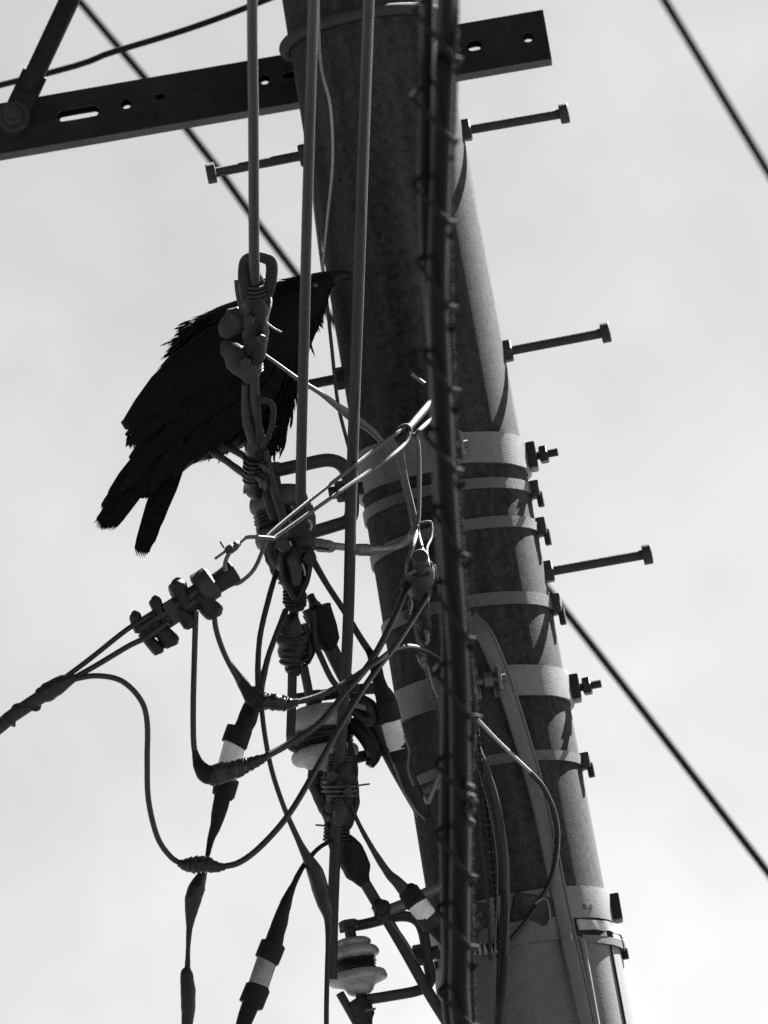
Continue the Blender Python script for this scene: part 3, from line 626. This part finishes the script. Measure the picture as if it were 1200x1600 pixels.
tube('core', [(92, 1066, -.6), (140, 1030, -.59), (190, 990, -.575), (212, 975, -.57), (235, 962, -.565)], 'lead', dc, 8.5, seg=10)
tube('core', [(100, 1068, -.6), (150, 1040, -.595), (200, 1010, -.585), (230, 995, -.58), (262, 972, -.575)], 'lead', dc, 9, seg=10)
def splice(name, label, l, turns, extra):
    t = thing(name, W(*l[len(l) // 2][:3]), label, 'taped splice', 'taped wire splices')
    Q = pts(l); MB().path(Q, rads(l, Q), seg=18, sub=10, spiral=(turns, .2), rough=.05, rfreq=90).build('tape_wrap', 'tape', t)
    for nm, l2, w_, m_ in extra:
        if len(l2[0]) == 4: lump(t, nm, l2, m_, .05)
        else: tube(nm, l2, m_, t, w_, seg=10)
    return t
splice('taped_splice', 'tape-wound splice where a lead meets the upper connector', [(384, 1078, -.5, 18), (398, 1090, -.5, 26), (412, 1095, -.5, 27), (430, 1097, -.5, 26), (446, 1099, -.49, 24), (458, 1099, -.49, 14)], 9,
       [('lead', [(334, 955, -.56), (338, 985, -.55), (350, 1020, -.54), (370, 1058, -.52), (388, 1082, -.5)], 9, 'lead'), ('boot', [(360, 1038, -.53, 9), (373, 1058, -.515, 15), (384, 1074, -.505, 22), (396, 1089, -.5, 29), (408, 1097, -.5, 27), (420, 1098, -.5, 16)], 20, 'rubber'),
        ('ferrule', [(452, 1098, -.49), (466, 1098, -.49)], 13, 'lead'),
        ('lead', [(460, 1098, -.49), (500, 1086, -.47), (540, 1066, -.45), (590, 1033, -.42), (618, 1014, -.36), (650, 1012, -.27), (688, 1031, -.19), (708, 1060, -.17)], 9, 'lead')])
splice('taped_splice', 'tape-wound elbow splice crossing the white band of the long connector', [(318, 1206, -.54, 26), (330, 1212, -.54, 30), (348, 1207, -.54, 30), (366, 1203, -.54, 30), (384, 1196, -.53, 24), (402, 1189, -.53, 18), (416, 1183, -.53, 11)], 11,
       [('lead', [(306, 955, -.56), (304, 1020, -.55), (302, 1100, -.55), (303, 1165, -.545), (310, 1192, -.54), (322, 1208, -.54)], 9.5, 'lead'),
        ('boot', [(304, 1172, -.545, 9), (308, 1188, -.54, 15), (314, 1200, -.54, 24), (324, 1210, -.54, 31), (336, 1211, -.54, 29), (346, 1208, -.54, 16)], 22, 'rubber'), ('ferrule', [(336, 1211, -.54), (354, 1205, -.54)], 33, 'iron'),
        ('lead', [(410, 1185, -.53), (450, 1163, -.51), (497, 1132, -.49), (540, 1082, -.46), (580, 1033, -.42), (617, 963, -.36), (637, 913, -.31)], 11, 'lead')])
splice('taped_splice', 'tape-wound splice at the bottom of the big hanging loop', [(278, 1349, -.52, 10), (290, 1351, -.52, 20), (304, 1351, -.52, 27), (320, 1351, -.52, 27), (336, 1354, -.52, 19), (352, 1355, -.52, 10)], 8,
       [('lead', [(112, 1062, -.6), (150, 1056, -.6), (190, 1064, -.59), (220, 1094, -.58), (230, 1130, -.57), (230, 1190, -.56), (232, 1250, -.55), (246, 1308, -.53), (268, 1340, -.52), (290, 1352, -.52)], 9, 'lead'),
        ('lead', [(345, 1355, -.52), (375, 1347, -.52), (410, 1320, -.51), (453, 1270, -.5), (497, 1196, -.48), (544, 1113, -.46), (585, 1051, -.42), (617, 1010, -.38), (645, 968, -.33), (668, 930, -.3)], 10, 'lead')])

# ------------------------------------------------------------------ inline connectors
def connector(label, l, caps, tails, sleeve='white'):
    t = thing('cable_connector', W(*l[-1][:3]), label, 'cable connector', 'black and white inline cable connectors')
    for nm, seg_, m_ in caps:
        Q = pts(seg_); MB().path(Q, rads(seg_, Q), seg=18, sub=1).build(nm, m_, t, sharp=30)
    for nm, l2, m_ in tails: lump(t, nm, l2, m_, .04)
    return t
connector('long connector with white band hanging behind the tape splices', [(340, 1260, -.43)],
    [('end_cap', [(374, 1137, -.45, 36), (374.5, 1138, -.45, 41), (366, 1163, -.45, 42), (365, 1165, -.45, 38)], 'rubber'),
     ('white_sleeve', [(367, 1162, -.45, 35), (351, 1222, -.45, 35)], 'white'),
     ('end_cap', [(355, 1216, -.45, 38), (354, 1219, -.45, 40), (349, 1243, -.45, 36), (348, 1245, -.45, 30)], 'rubber')],
    [('upper_sleeve', [(404, 1078, -.46, 16), (396, 1098, -.45, 26), (386, 1124, -.45, 30), (378, 1142, -.45, 30)], 'rubber'),
     ('lower_sleeve', [(349, 1238, -.45, 27), (344, 1262, -.45, 25), (337, 1290, -.45, 18), (330, 1310, -.45, 12), (324, 1338, -.46, 7)], 'rubber'),
     ('taped_tail', [(322, 1340, -.46, 7), (317, 1364, -.46, 14), (308, 1386, -.46, 27), (302, 1405, -.46, 27), (299, 1425, -.46, 20), (296, 1450, -.46, 10), (294, 1480, -.46, 7), (293, 1512, -.46, 9)], 'tape'),
     ('lower_tail', [(293, 1512, -.46, 10), (292, 1522, -.46, 20), (294, 1550, -.46, 24), (294, 1580, -.46, 22), (292, 1610, -.46, 16), (292, 1660, -.46, 9), (330, 1900, -.42, 9), (600, 2300, -.3, 9), (900, 2480, -.15, 9)], 'tape'),
     ('feed_wire', [(432, 893, -.3, 8), (420, 935, -.36, 9), (407, 990, -.42, 9), (403, 1040, -.45, 9), (404, 1075, -.46, 11), (402, 1090, -.46, 14)], 'sheath'),
     ('feed_wire', [(446, 955, -.3, 10), (436, 980, -.36, 9), (421, 1020, -.42, 9), (411, 1058, -.45, 11), (405, 1078, -.46, 16)], 'sheath')])
connector('cloudy connector hanging at the bottom edge left of the insulators', [(400, 1560, -.38)],
    [('end_cap', [(428, 1472, -.4, 30), (427, 1475, -.4, 40), (417, 1500, -.4, 40), (416, 1502, -.4, 36)], 'rubber'),
     ('cloudy_sleeve', [(418, 1498, -.4, 33), (401, 1548, -.4, 33)], 'clear'),
     ('end_cap', [(404, 1540, -.4, 34), (403, 1543, -.4, 40), (392, 1570, -.4, 40), (391, 1572, -.4, 32)], 'rubber')],
    [('upper_sleeve', [(516, 1314, -.26, 7), (496, 1327, -.3, 7), (474, 1353, -.34, 8), (458, 1384, -.38, 10), (447, 1410, -.4, 18), (436, 1445, -.4, 25), (426, 1478, -.4, 29)], 'rubber'),
     ('lower_sleeve', [(394, 1565, -.4, 27), (384, 1590, -.4, 26), (376, 1620, -.4, 20), (370, 1680, -.4, 9), (420, 1950, -.35, 9), (700, 2300, -.25, 9), (900, 2420, -.15, 9)], 'rubber')])
connector('connector with bright white band against the middle of the pole', [(660, 1270, -.2)],
    [('end_cap', [(602, 1090, -.25, 26), (604, 1098, -.25, 34), (610, 1126, -.24, 35), (611, 1128, -.24, 31)], 'rubber'),
     ('white_sleeve', [(609, 1122, -.24, 32), (622, 1172, -.23, 31)], 'white'),
     ('end_cap', [(620, 1163, -.23, 32), (621, 1166, -.23, 34), (627, 1186, -.22, 34), (628, 1190, -.22, 30)], 'rubber')],
    [('upper_sleeve', [(576, 1016, -.24, 11), (584, 1032, -.25, 18), (591, 1060, -.25, 20), (598, 1084, -.25, 26), (604, 1104, -.25, 32)], 'rubber'),
     ('lower_sleeve', [(626, 1182, -.22, 31), (632, 1205, -.21, 28), (645, 1236, -.2, 28), (660, 1262, -.19, 24), (668, 1278, -.18, 12)], 'dark'),
     ('edge_wire', [(632, 1150, -.26, 3), (639, 1175, -.25, 4), (637, 1200, -.24, 3), (646, 1228, -.23, 4)], 'wiregrey')])
connector('stubby connector with white band at the lower left side of the pole', [(690, 1470, -.2)],
    [('end_cap', [(634, 1385, -.25, 22), (638, 1392, -.25, 34), (650, 1411, -.25, 36), (652, 1414, -.25, 32)], 'rubber'),
     ('white_sleeve', [(648, 1408, -.25, 33), (668, 1432, -.24, 32)], 'white'),
     ('end_cap', [(663, 1427, -.24, 31), (665, 1430, -.24, 34), (676, 1446, -.23, 33), (678, 1449, -.23, 26)], 'dark')],
    [('upper_sleeve', [(548, 1258, -.27, 6), (562, 1290, -.27, 7), (583, 1328, -.27, 9), (605, 1362, -.26, 13), (622, 1380, -.26, 18), (638, 1396, -.25, 24)], 'sheath'),
     ('lower_sleeve', [(672, 1440, -.23, 28), (688, 1458, -.2, 24), (705, 1480, -.18, 18), (722, 1492, -.17, 12)], 'rubber')])
wire('taped_lead', [(408, 1100, -.44, 8), (414, 1150, -.42, 8), (425, 1205, -.4, 8), (444, 1262, -.38, 8), (466, 1312, -.36, 10), (478, 1336, -.35, 15), (492, 1362, -.34, 26), (500, 1388, -.33, 27), (506, 1412, -.33, 22), (512, 1436, -.32, 12), (513, 1470, -.32, 9), (511, 1530, -.32, 8), (510, 1600, -.32, 8), (512, 1700, -.3, 8), (640, 1980, -.22, 8), (860, 2150, -.14, 8)], 'tape', 'slim black lead with a taped bulge curving down beside the long cable', 'wire', seg=12)
wire('tie_stub', [(396, 1092, -.5, 6), (402, 1096, -.5, 7), (408, 1104, -.48, 7)], 'tape', 'short black tie stub at the upper taped splice', 'tie')

# ------------------------------------------------------------------ aerial bundle in front of the pole
bun = thing('aerial_cable_bundle', W(722, 1650, -1.72), 'thick black aerial cable bundle with hanger rings running down over the pole', 'cable bundle')
def YB(y): return -1.75 - (1600 - y) * .0008
def ext(l): return [(l[0][0] - 5, -700, YB(-700) - .3)] + [(x, y, YB(y)) for x, y in l] + [(770, 1950, -1.4), (940, 2700, -.2)]
mc = [(698, -20), (694, 120), (689, 250), (685, 380), (684, 480), (690, 620), (697, 760), (705, 880), (714, 1000), (718, 1100), (719, 1300), (718, 1470), (722, 1610)]
scb = [(668, -20), (666, 140), (664, 270), (668, 400), (678, 520), (682, 640), (688, 780), (695, 900), (700, 1010), (700, 1120), (697, 1260), (699, 1400), (702, 1500), (706, 1610)]
Q = pts(ext(mc)); MB().path(Q, [S(16.5, q) for q in Q], seg=20, sub=8).build('main_cable', 'bundle', bun)
Q = pts([(x, y, Y + .02) for x, y, Y in ext(scb)]); MB().path(Q, [S(11, q) for q in Q], seg=16, sub=8).build('second_cable', 'bundle', bun)
ms = [(714, -20), (712, 120), (706, 250), (703, 380), (704, 480), (709, 620), (714, 740), (722, 860), (731, 980), (738, 1060), (743, 1115), (738, 1180), (735, 1280), (736, 1400), (738, 1500), (741, 1610)]
strands('messenger_wire', [(x, y, YB(y) + .01) for x, y in ms], 'rope', bun, 9, 3, 16)
def interp(l, y):
    for (x0, y0), (x1, y1) in zip(l, l[1:]):
        if y0 <= y <= y1: return x0 + (x1 - x0) * (y - y0) / (y1 - y0)
    return l[-1][0]
brnd = random.Random(11)
for y in (-30, 92, 218, 347, 480, 610, 735, 868, 998, 1120, 1252, 1370, 1480, 1604):
    rise = brnd.uniform(58, 84); slack = brnd.uniform(1.0, 1.18)
    xm, xs, xg = interp(mc, y), interp(scb, y), interp(ms, y)
    cx = (xm + 17 + xs - 12) / 2; hw = ((xm + 17 - xs + 12) / 2 + 4) * slack; cx -= ((xm + 17 - xs + 12) / 2) * (slack - 1) * .8
    P = []
    for k in range(27):
        a = R(-8 + 356 * k / 26)                      # from the messenger at right over the front, round the left side and back up behind
        f_ = (1 - math.cos(a)) / 2 * rise if a < math.pi else rise + 46 * (a - math.pi) / math.pi
        P.append(W(cx + hw * math.cos(a), y + 6 - f_, YB(y - f_) - .03 * math.sin(a) - .004))
    o = MB().path(P, .0034, seg=7, sub=2).build('hanger_ring', 'farwire', bun)
    kp = W(xg + 2, y, YB(y) - .012); kr = S(1, kp)
    d = (RGT + UPV * -.1).normalized()
    MB().lathe(kp - d * 10 * kr, kp + d * 9 * kr, [(0, 2 * kr), (.15, 3.4 * kr), (.5, 4.6 * kr), (.85, 3.4 * kr), (1, 2 * kr)], seg=12).build('knot', 'rope', o)
for y, w_, od in ((1232, 16, 'topmost'), (1247, 17, 'second'), (1266, 16, 'third'), (1286, 13, 'lowest')):
    P = [(730, y - 6, YB(y) - .02, 6), (736, y, YB(y) - .025, w_), (738, y + 5, YB(y) - .02, 6)]; Q = pts(P)
    tag(MB().path(Q, rads(P, Q), seg=16, sub=8, rough=.15).build('cable_clip', 'rope'), od + ' of four small pale clips stacked on the thick black bundle', 'clip', 'clips on the cable bundle')

# ------------------------------------------------------------------ cables running down the right half of the pole
fd = thing('flat_black_cable', W(783, 1700, -.2), 'black twisted flat cable hanging down the pole right of the bundle', 'cable')
for dx, ph in ((-5, 0), (5, 1.2)):
    l = [(740, 1150), (752, 1185), (766, 1230), (776, 1280), (783, 1340), (786, 1400), (786, 1460), (785, 1530), (783, 1610), (790, 1800)]
    tube('core', [(x + dx * math.cos(y * .012 + ph), y, -.2 - .008 * math.sin(y * .012 + ph)) for x, y in l], 'lead', fd, 12, seg=10)
for dx in (-9, 9):  # pale lines painting the edge highlight of the black cable
    tube('edge_highlight', [(x + dx + 3 * math.sin(y * .02), y, -.207) for x, y in ((752, 1180), (765, 1225), (776, 1285), (783, 1350), (786, 1420), (785, 1500), (783, 1600))], 'wiregrey', fd, 2.2, seg=6)
tr = thing('twisted_strand', W(778, 1440, -.19), 'slim twisted pale and black strand beside the flat black cable', 'twisted strand')
strands('strand', [(744, 1120, -.26), (750, 1180, -.22), (757, 1235, -.19), (764, 1300, -.185), (772, 1380, -.185), (776, 1430, -.185), (779, 1500, -.19), (780, 1620, -.19)], 'wire', tr, 6, 2, 15)
strands('strand', [(744, 1120, -.262), (750, 1180, -.222), (757, 1235, -.192), (764, 1300, -.187), (772, 1380, -.187), (776, 1430, -.187), (779, 1500, -.192), (780, 1620, -.192)], 'rubber', tr, 6.4, 2, 21)
wire('thin_line', [(742, 1150, -.22), (746, 1200, -.2), (752, 1300, -.185), (762, 1400, -.18), (766, 1500, -.18)], 'sheath', 'dark thin wire between the bundle and the twisted strand', 'wire', 5)
lw = thing('looping_wire', W(800, 1470, -.17), 'bright wire looping right over the guard strip and back down', 'wire')
tube('bright_length', [(744, 1122, -.3), (775, 1155, -.24), (805, 1184, -.19), (830, 1208, -.165)], 'wire', lw, 6.5, seg=10)
tube('dark_length', [(828, 1206, -.166), (850, 1232, -.15), (868, 1275, -.14), (871, 1320, -.14), (862, 1370, -.145), (842, 1410, -.155), (815, 1448, -.165), (792, 1474, -.17)], 'lead', lw, 8, seg=10)
cw = thing('coiled_tie', W(752, 1485, -.18), 'short bright coiled wire tie around the pole low beside the bundle', 'coil')
P = []
for k in range(66):
    a = k / 12 * 2 * math.pi; p = W(730 + k * .72, 1484 - k * .06, -.165); P.append(p + UPV * S(8, p) * math.cos(a) - FWD * S(8, p) * math.sin(a))
MB().path(P, S(3.2, P[0]), seg=8, sub=1).build('coil', 'wire', cw)
MB().path([W(722, 1485, -.165), W(782, 1480, -.165)], S(7, P[0]), seg=10, sub=1).build('core', 'rubber', cw)
for (x_, y_, h_, lab) in ((742, 1450, (.02, .019, .012), 'larger lower grey cleat on the pole just above the cover'), (744, 1420, (.022, .009, .01), 'flat upper grey cleat on the pole beside the bundle')):
    tag(MB().box(PS(x_, y_, .008), AXV, h_, .005).build('pole_cleat', 'iron'), lab, 'cleat', 'cleats above the pole cover')
bx = thing('conduit_mouth', PS(832, 1430, .01), 'dark conduit mouth between the flat cable and the guard strip', 'conduit')
MB().box(PS(828, 1432, .004), (rot2(-9)), (.03, .034, .012), .008).build('housing', 'concrete', bx)
tube('rim', [(836, 1412, -.165), (848, 1404, -.158), (856, 1410, -.155), (860, 1436, -.15)], 'galv', bx, 3.5, seg=6)
wire('cable_tail', [(716, 1505, -.17), (708, 1520, -.19), (700, 1550, -.2), (702, 1575, -.2), (710, 1590, -.2), (716, 1600, -.2)], 'rubber', 'short black cable tail curling under the bundle at the bottom', 'cable', 13, seg=12)

# ------------------------------------------------------------------ stamped characters on the lower clamp band
fc = bpy.data.curves.new('mark', 'FONT'); fc.body = '8-8'; fc.size = .013; fc.space_character = 1.25; fc.align_x = 'CENTER'; fc.extrude = .0004
fo = bpy.data.objects.new('tmp_text', fc); C.objects.link(fo); dg = bpy.context.evaluated_depsgraph_get()
me = bpy.data.meshes.new_from_object(fo.evaluated_get(dg)); bpy.data.objects.remove(fo)
me.materials.clear(); me.materials.append(M['mark']); me.name = 'stamped_mark'
p = PS(920, 1421, .0078); n_ = Vector((p.x - PX, p.y, 0)).normalized(); t_ = Vector((-n_.y, n_.x, 0))
for q in me.vertices:
    a = q.co.x / (PR(p.z) + .0078); nn = n_ * math.cos(a) + t_ * math.sin(a)
    q.co = Vector((PX, 0, p.z)) + nn * (PR(p.z) + .0078 + q.co.z) + Vector((0, 0, q.co.y)) - ORG[bd3]
o = bpy.data.objects.new('stamped_mark', me); C.objects.link(o); o.parent = bd3

# ------------------------------------------------------------------ crow
YC = -.14
crow = thing('crow', W(388, 745, YC), 'black crow perched left of the pole, leaning forward with tail spread', 'bird')
secs = [  # px, py, half width px (image plane), half depth px, depth offset
    (524, 436, 6, 6), (514, 439, 12, 12), (504, 445, 19, 20), (492, 455, 29, 29), (475, 470, 42, 38), (452, 490, 55, 44), (428, 515, 70, 54), (401, 542, 89, 64), (375, 573, 102, 74),
    (348, 606, 101, 80), (318, 636, 87, 80), (288, 666, 68, 70), (264, 692, 52, 55), (247, 720, 40, 40), (232, 746, 30, 24), (222, 766, 19, 10)]
def axis_frames(secs):
    fr = []
    for i, s_ in enumerate(secs):
        a, b_ = secs[max(i - 1, 0)], secs[min(i + 1, len(secs) - 1)]
        dx, dy = b_[0] - a[0], b_[1] - a[1]; l = math.hypot(dx, dy); fr.append((dx / l, dy / l))
    return fr
fr = axis_frames(secs)
rings = []; SEG = 40; surf = []
for (x, y, hw, hd), (dx, dy) in zip(secs, fr):
    c = W(x, y, YC); k = S(1, c); nx, ny = dy, -dx       # image-plane normal pointing to the back/top side
    up = (RGT * nx - UPV * ny).normalized(); ring = []
    for j in range(SEG):
        a = 2 * math.pi * j / SEG; ring.append(c + up * (hw * k * math.cos(a)) + FWD * (hd * k * math.sin(a)))
    rings.append(ring)
# refine lengthwise with a spline
fine = []
cols = [crom([r[j] for r in rings], 4) for j in range(SEG)]
for i in range(len(cols[0])): fine.append([cols[j][i] for j in range(SEG)])
bodyb = MB().ring_loft(fine); body = bodyb.build('body', 'feather', crow, sharp=80)
# plumage: small overlapping feathers
rnd = random.Random(3)
pl = MB()
def feather(b, root, d, n_, ln, wd, bend=0.0, seg=3, tip=.3):
    d = d.normalized(); s_ = d.cross(n_).normalized(); n_ = s_.cross(d).normalized(); st = len(b.v)
    prof = [(0, .35), (.35, 1), (.75, .85), (1, tip)]
    for t, wv in prof:
        c = root + d * ln * t + n_ * (bend * ln * t * t)
        for a in (-1, 1): b.v.append(c + s_ * a * wd / 2 * wv)
        b.v.append(c + n_ * wd * .12 * wv)
    for i in range(len(prof) - 1):
        o = st + i * 3; q = o + 3
        b.f += [(o, o + 2, q + 2, q), (o + 2, o + 1, q + 1, q + 2), (o, q, q + 1, o + 1)]
nF = len(fine)
for i in range(5, nF - 5):
    dens = 56
    for _ in range(dens):
        a = rnd.random() * 2 * math.pi; j = int(a / (2 * math.pi) * SEG) % SEG
        p = fine[i][j].lerp(fine[i + 1][j], rnd.random()).lerp(fine[i][(j + 1) % SEG], rnd.random() * .5)
        cen = sum(fine[i], Vector()) / SEG; n_ = (p - cen).normalized()
        d = (fine[min(i + 3, nF - 1)][j] - fine[max(i - 1, 0)][j]).normalized()
        topness, t = math.cos(a), i / nF
        ln = .014 + .02 * t + rnd.random() * .008; lift = .10 + rnd.random() * .12
        if topness > .55 and .42 < t < .62: ln *= 1.25; lift = .22 + rnd.random() * .25      # ruffled nape and back
        if topness < -.5 and .1 < t < .3: ln *= 1.1; lift = .3 + rnd.random() * .35           # shaggy throat
        if topness < -.5 and .45 < t < .7: ln *= 1.2; lift = .12 + rnd.random() * .3          # loose belly
        feather(pl, p - n_ * .003, d + n_ * lift, n_, ln, .0045 + .0045 * t + rnd.random() * .003, -.05, tip=.12)
def tuft(x, y, dx, dy, n, ln, Y=YC, spread=.3, sx=14):
    for _ in range(int(n * 1.8)):
        p = W(x + rnd.uniform(-sx, sx), y + rnd.uniform(-sx, sx), Y + rnd.uniform(-.035, .035))
        d = RGT * (dx + rnd.uniform(-spread, spread)) - UPV * (dy + rnd.uniform(-spread, spread)) + FWD * rnd.uniform(-.3, .3)
        feather(pl, p, d, -FWD, ln * rnd.uniform(.6, 1.2), rnd.uniform(.0022, .0045), 0, tip=.05)
tuft(303, 512, -.85, .5, 26, .03, sx=12); tuft(292, 535, -.8, .6, 22, .032, sx=12); tuft(280, 560, -.75, .7, 16, .03, sx=8)
tuft(488, 486, .15, .9, 34, .026, sx=10); tuft(474, 520, .1, 1, 26, .03, sx=10); tuft(456, 555, .0, 1, 22, .03, sx=10); tuft(450, 600, -.05, 1, 26, .032, sx=10)
tuft(448, 640, -.3, .9, 26, .03, sx=10); tuft(436, 672, -.4, .9, 40, .032, sx=14); tuft(420, 688, -.2, 1, 26, .028, sx=12)
tuft(345, 690, -.4, .8, 20, .022, sx=14); tuft(205, 678, -.1, 1, 6, .022, sx=5); tuft(252, 788, .05, 1, 2, .022, sx=3)
pl.build('plumage', 'feather', crow, sharp=60, kind='stuff')
def wing(side):
    Yw = YC + side * .07
    wl = [(420, 520, 16, 8), (398, 532, 36, 14), (354, 556, 52, 17), (306, 592, 52, 16), (260, 624, 42, 13), (224, 648, 26, 9), (201, 662, 12, 5), (193, 667, 5, 3)]
    f2 = axis_frames(wl); rg = []
    for i, ((x, y, hw, hd), (dx, dy)) in enumerate(zip(wl, f2)):
        c = W(x, y, Yw - side * .0075 * max(0, i - 3)); k = S(1, c); up = (RGT * dy + UPV * dx).normalized()
        rg.append([c + up * hw * k * math.cos(2 * math.pi * j / 24) + FWD * hd * k * math.sin(2 * math.pi * j / 24) for j in range(24)])
    wgo = MB().ring_loft(rg).build('wing', 'feather', crow, sharp=80)
    f = MB()
    for r_ in range(4):
        for q in range(11):
            t = q / 10; x = 400 - 172 * t + r_ * 14 + rnd.uniform(-3, 3); y = 512 + 122 * t + r_ * 22 + rnd.uniform(-3, 3)
            p = W(x, y, Yw + side * (.013 - .012 * t)); d = RGT * (-.74 + .08 * r_) - UPV * (.62 + .12 * r_)
            feather(f, p, d, FWD * side, .04 + .022 * r_ * .6, .014 + .002 * r_, -.03, tip=.2)
    f.build('wing_covert', 'feather', wgo, sharp=60, kind='stuff')
    for q, (x0, y0, x1, y1, wd) in enumerate(((300, 590, 190, 662, 20), (300, 610, 196, 680, 18), (290, 630, 200, 694, 18), (285, 650, 202, 716, 18), (280, 665, 195, 740, 17), (275, 680, 184, 770, 16))):
        b_ = MB(); a, e = W(x0, y0, Yw + side * .004 - side * .003 * q), W(x1, y1, Yw - side * .03 - side * .004 * q)
        feather(b_, a, e - a, FWD * side, (e - a).length, wd * .001 * 1.5, 0, tip=.16); b_.build('flight_feather', 'feather', wgo, sharp=60)
wing(-1); wing(1)
def rectrix(x0, y0, x1, y1, wd, Y0, Y1):
    b_ = MB(); a, e = W(x0, y0, Y0), W(x1, y1, Y1); d = e - a; L_ = d.length; d.normalize(); s_ = d.cross(FWD).normalized(); n_ = s_.cross(d); k = .001
    rg = []
    for t, wv in ((0, .45), (.15, .75), (.5, 1), (.85, 1), (.96, .9)):
        c = a + d * L_ * t; h = wd * k * wv / 2
        rg.append([c - s_ * h, c - s_ * h * .5 + n_ * .0018, c + n_ * .003, c + s_ * h * .5 + n_ * .0018, c + s_ * h, c + s_ * h * .5 - n_ * .0005, c - n_ * .0002, c - s_ * h * .5 - n_ * .0005])
    b_.ring_loft(rg)
    c = a + d * L_ * .955; h = wd * k * .45                     # frayed tip
    for q in range(8):
        u_ = -.9 + 1.8 * (q + .5) / 8; st = len(b_.v); w_ = h * .17; tl = .003 + rnd.random() * .005 + L_ * .05 * (1 - u_ * u_)
        b_.v += [c + s_ * (h * u_ - w_) - d * .002, c + s_ * (h * u_ + w_) - d * .002, c + s_ * h * u_ + n_ * .0015, c + s_ * (h * u_ * .96) + d * tl]
        b_.f += [(st, st + 1, st + 3), (st + 1, st + 2, st + 3), (st + 2, st, st + 3), (st, st + 2, st + 1)]
    b_.build('tail_feather', 'feather', crow, sharp=60)
for x0, y0, x1, y1, wd, q in ((248, 706, 160, 822, 30, 0), (240, 720, 156, 821, 26, 1), (228, 716, 166, 800, 30, 2), (218, 712, 176, 780, 26, 3), (250, 720, 172, 822, 22, 4)):
    rectrix(x0, y0, x1, y1, wd, YC - .004 * q + .01, YC - .006 * q + .02)
for x0, y0, x1, y1, wd, q in ((262, 716, 220, 866, 27, 0), (270, 712, 228, 850, 28, 1), (280, 716, 238, 824, 26, 2), (284, 718, 248, 800, 24, 3)):
    rectrix(x0, y0, x1, y1, wd, YC - .004 * q - .012, YC - .005 * q - .02)
def bill(l, flat):
    Q = pts(l); return MB().path(Q, rads(l, Q), seg=14, sub=5, flat=flat)
bk = bill([(492, 443, YC, 34), (504, 439, YC, 30), (518, 435, YC, 25), (530, 431.5, YC, 18), (541, 429.5, YC, 13), (549, 432, YC, 10), (554, 437, YC, 4), (556, 442, YC, 2)], (.62, 1)).build('upper_bill', 'beak', crow)
bill([(492, 454, YC, 22), (506, 448, YC, 15), (520, 442, YC, 11), (534, 439, YC, 7), (546, 437, YC, 3)], (.62, 1)).build('lower_bill', 'beak', crow)
for s_ in (-1, 1):
    p = W(492, 446, YC + s_ * .0275); MB().lathe(p - FWD * .003, p + FWD * .003, [(0, .001), (.15, .0032), (.5, .0045), (.85, .0032), (1, .001)], seg=14).build('eye', 'eye', crow)
for (l, Yf) in (([(340, 690, YC - .02, 26), (331, 703, YC - .03, 13), (356, 722, YC - .055, 11), (378, 738, YC - .085, 12), (390, 746, YC - .1, 12)], -.1), ([(372, 690, YC - .02, 24), (362, 700, YC - .035, 13), (380, 712, YC - .07, 11), (396, 726, YC - .11, 11)], -.12)):
    Q = pts(l); lgo = MB().path(Q, rads(l, Q), seg=12, rough=.05, rfreq=200).build('leg', 'leg', crow)
    fx, fy, _, _ = l[-1]; Yt = l[-1][2]
    for q, (dx, dy, dY) in enumerate(((16, 2, -.05), (22, 6, -.045), (20, -6, -.04), (-6, 12, .01))):
        tube('toe', [(fx, fy, Yt), (fx + dx * .5, fy + dy * .5 - 2, Yt + dY * .7), (fx + dx, fy + dy + 2, Yt + dY * .9), (fx + dx * 1.15, fy + dy + 12, Yt + dY * .5)], 'leg', lgo, 7, seg=8)
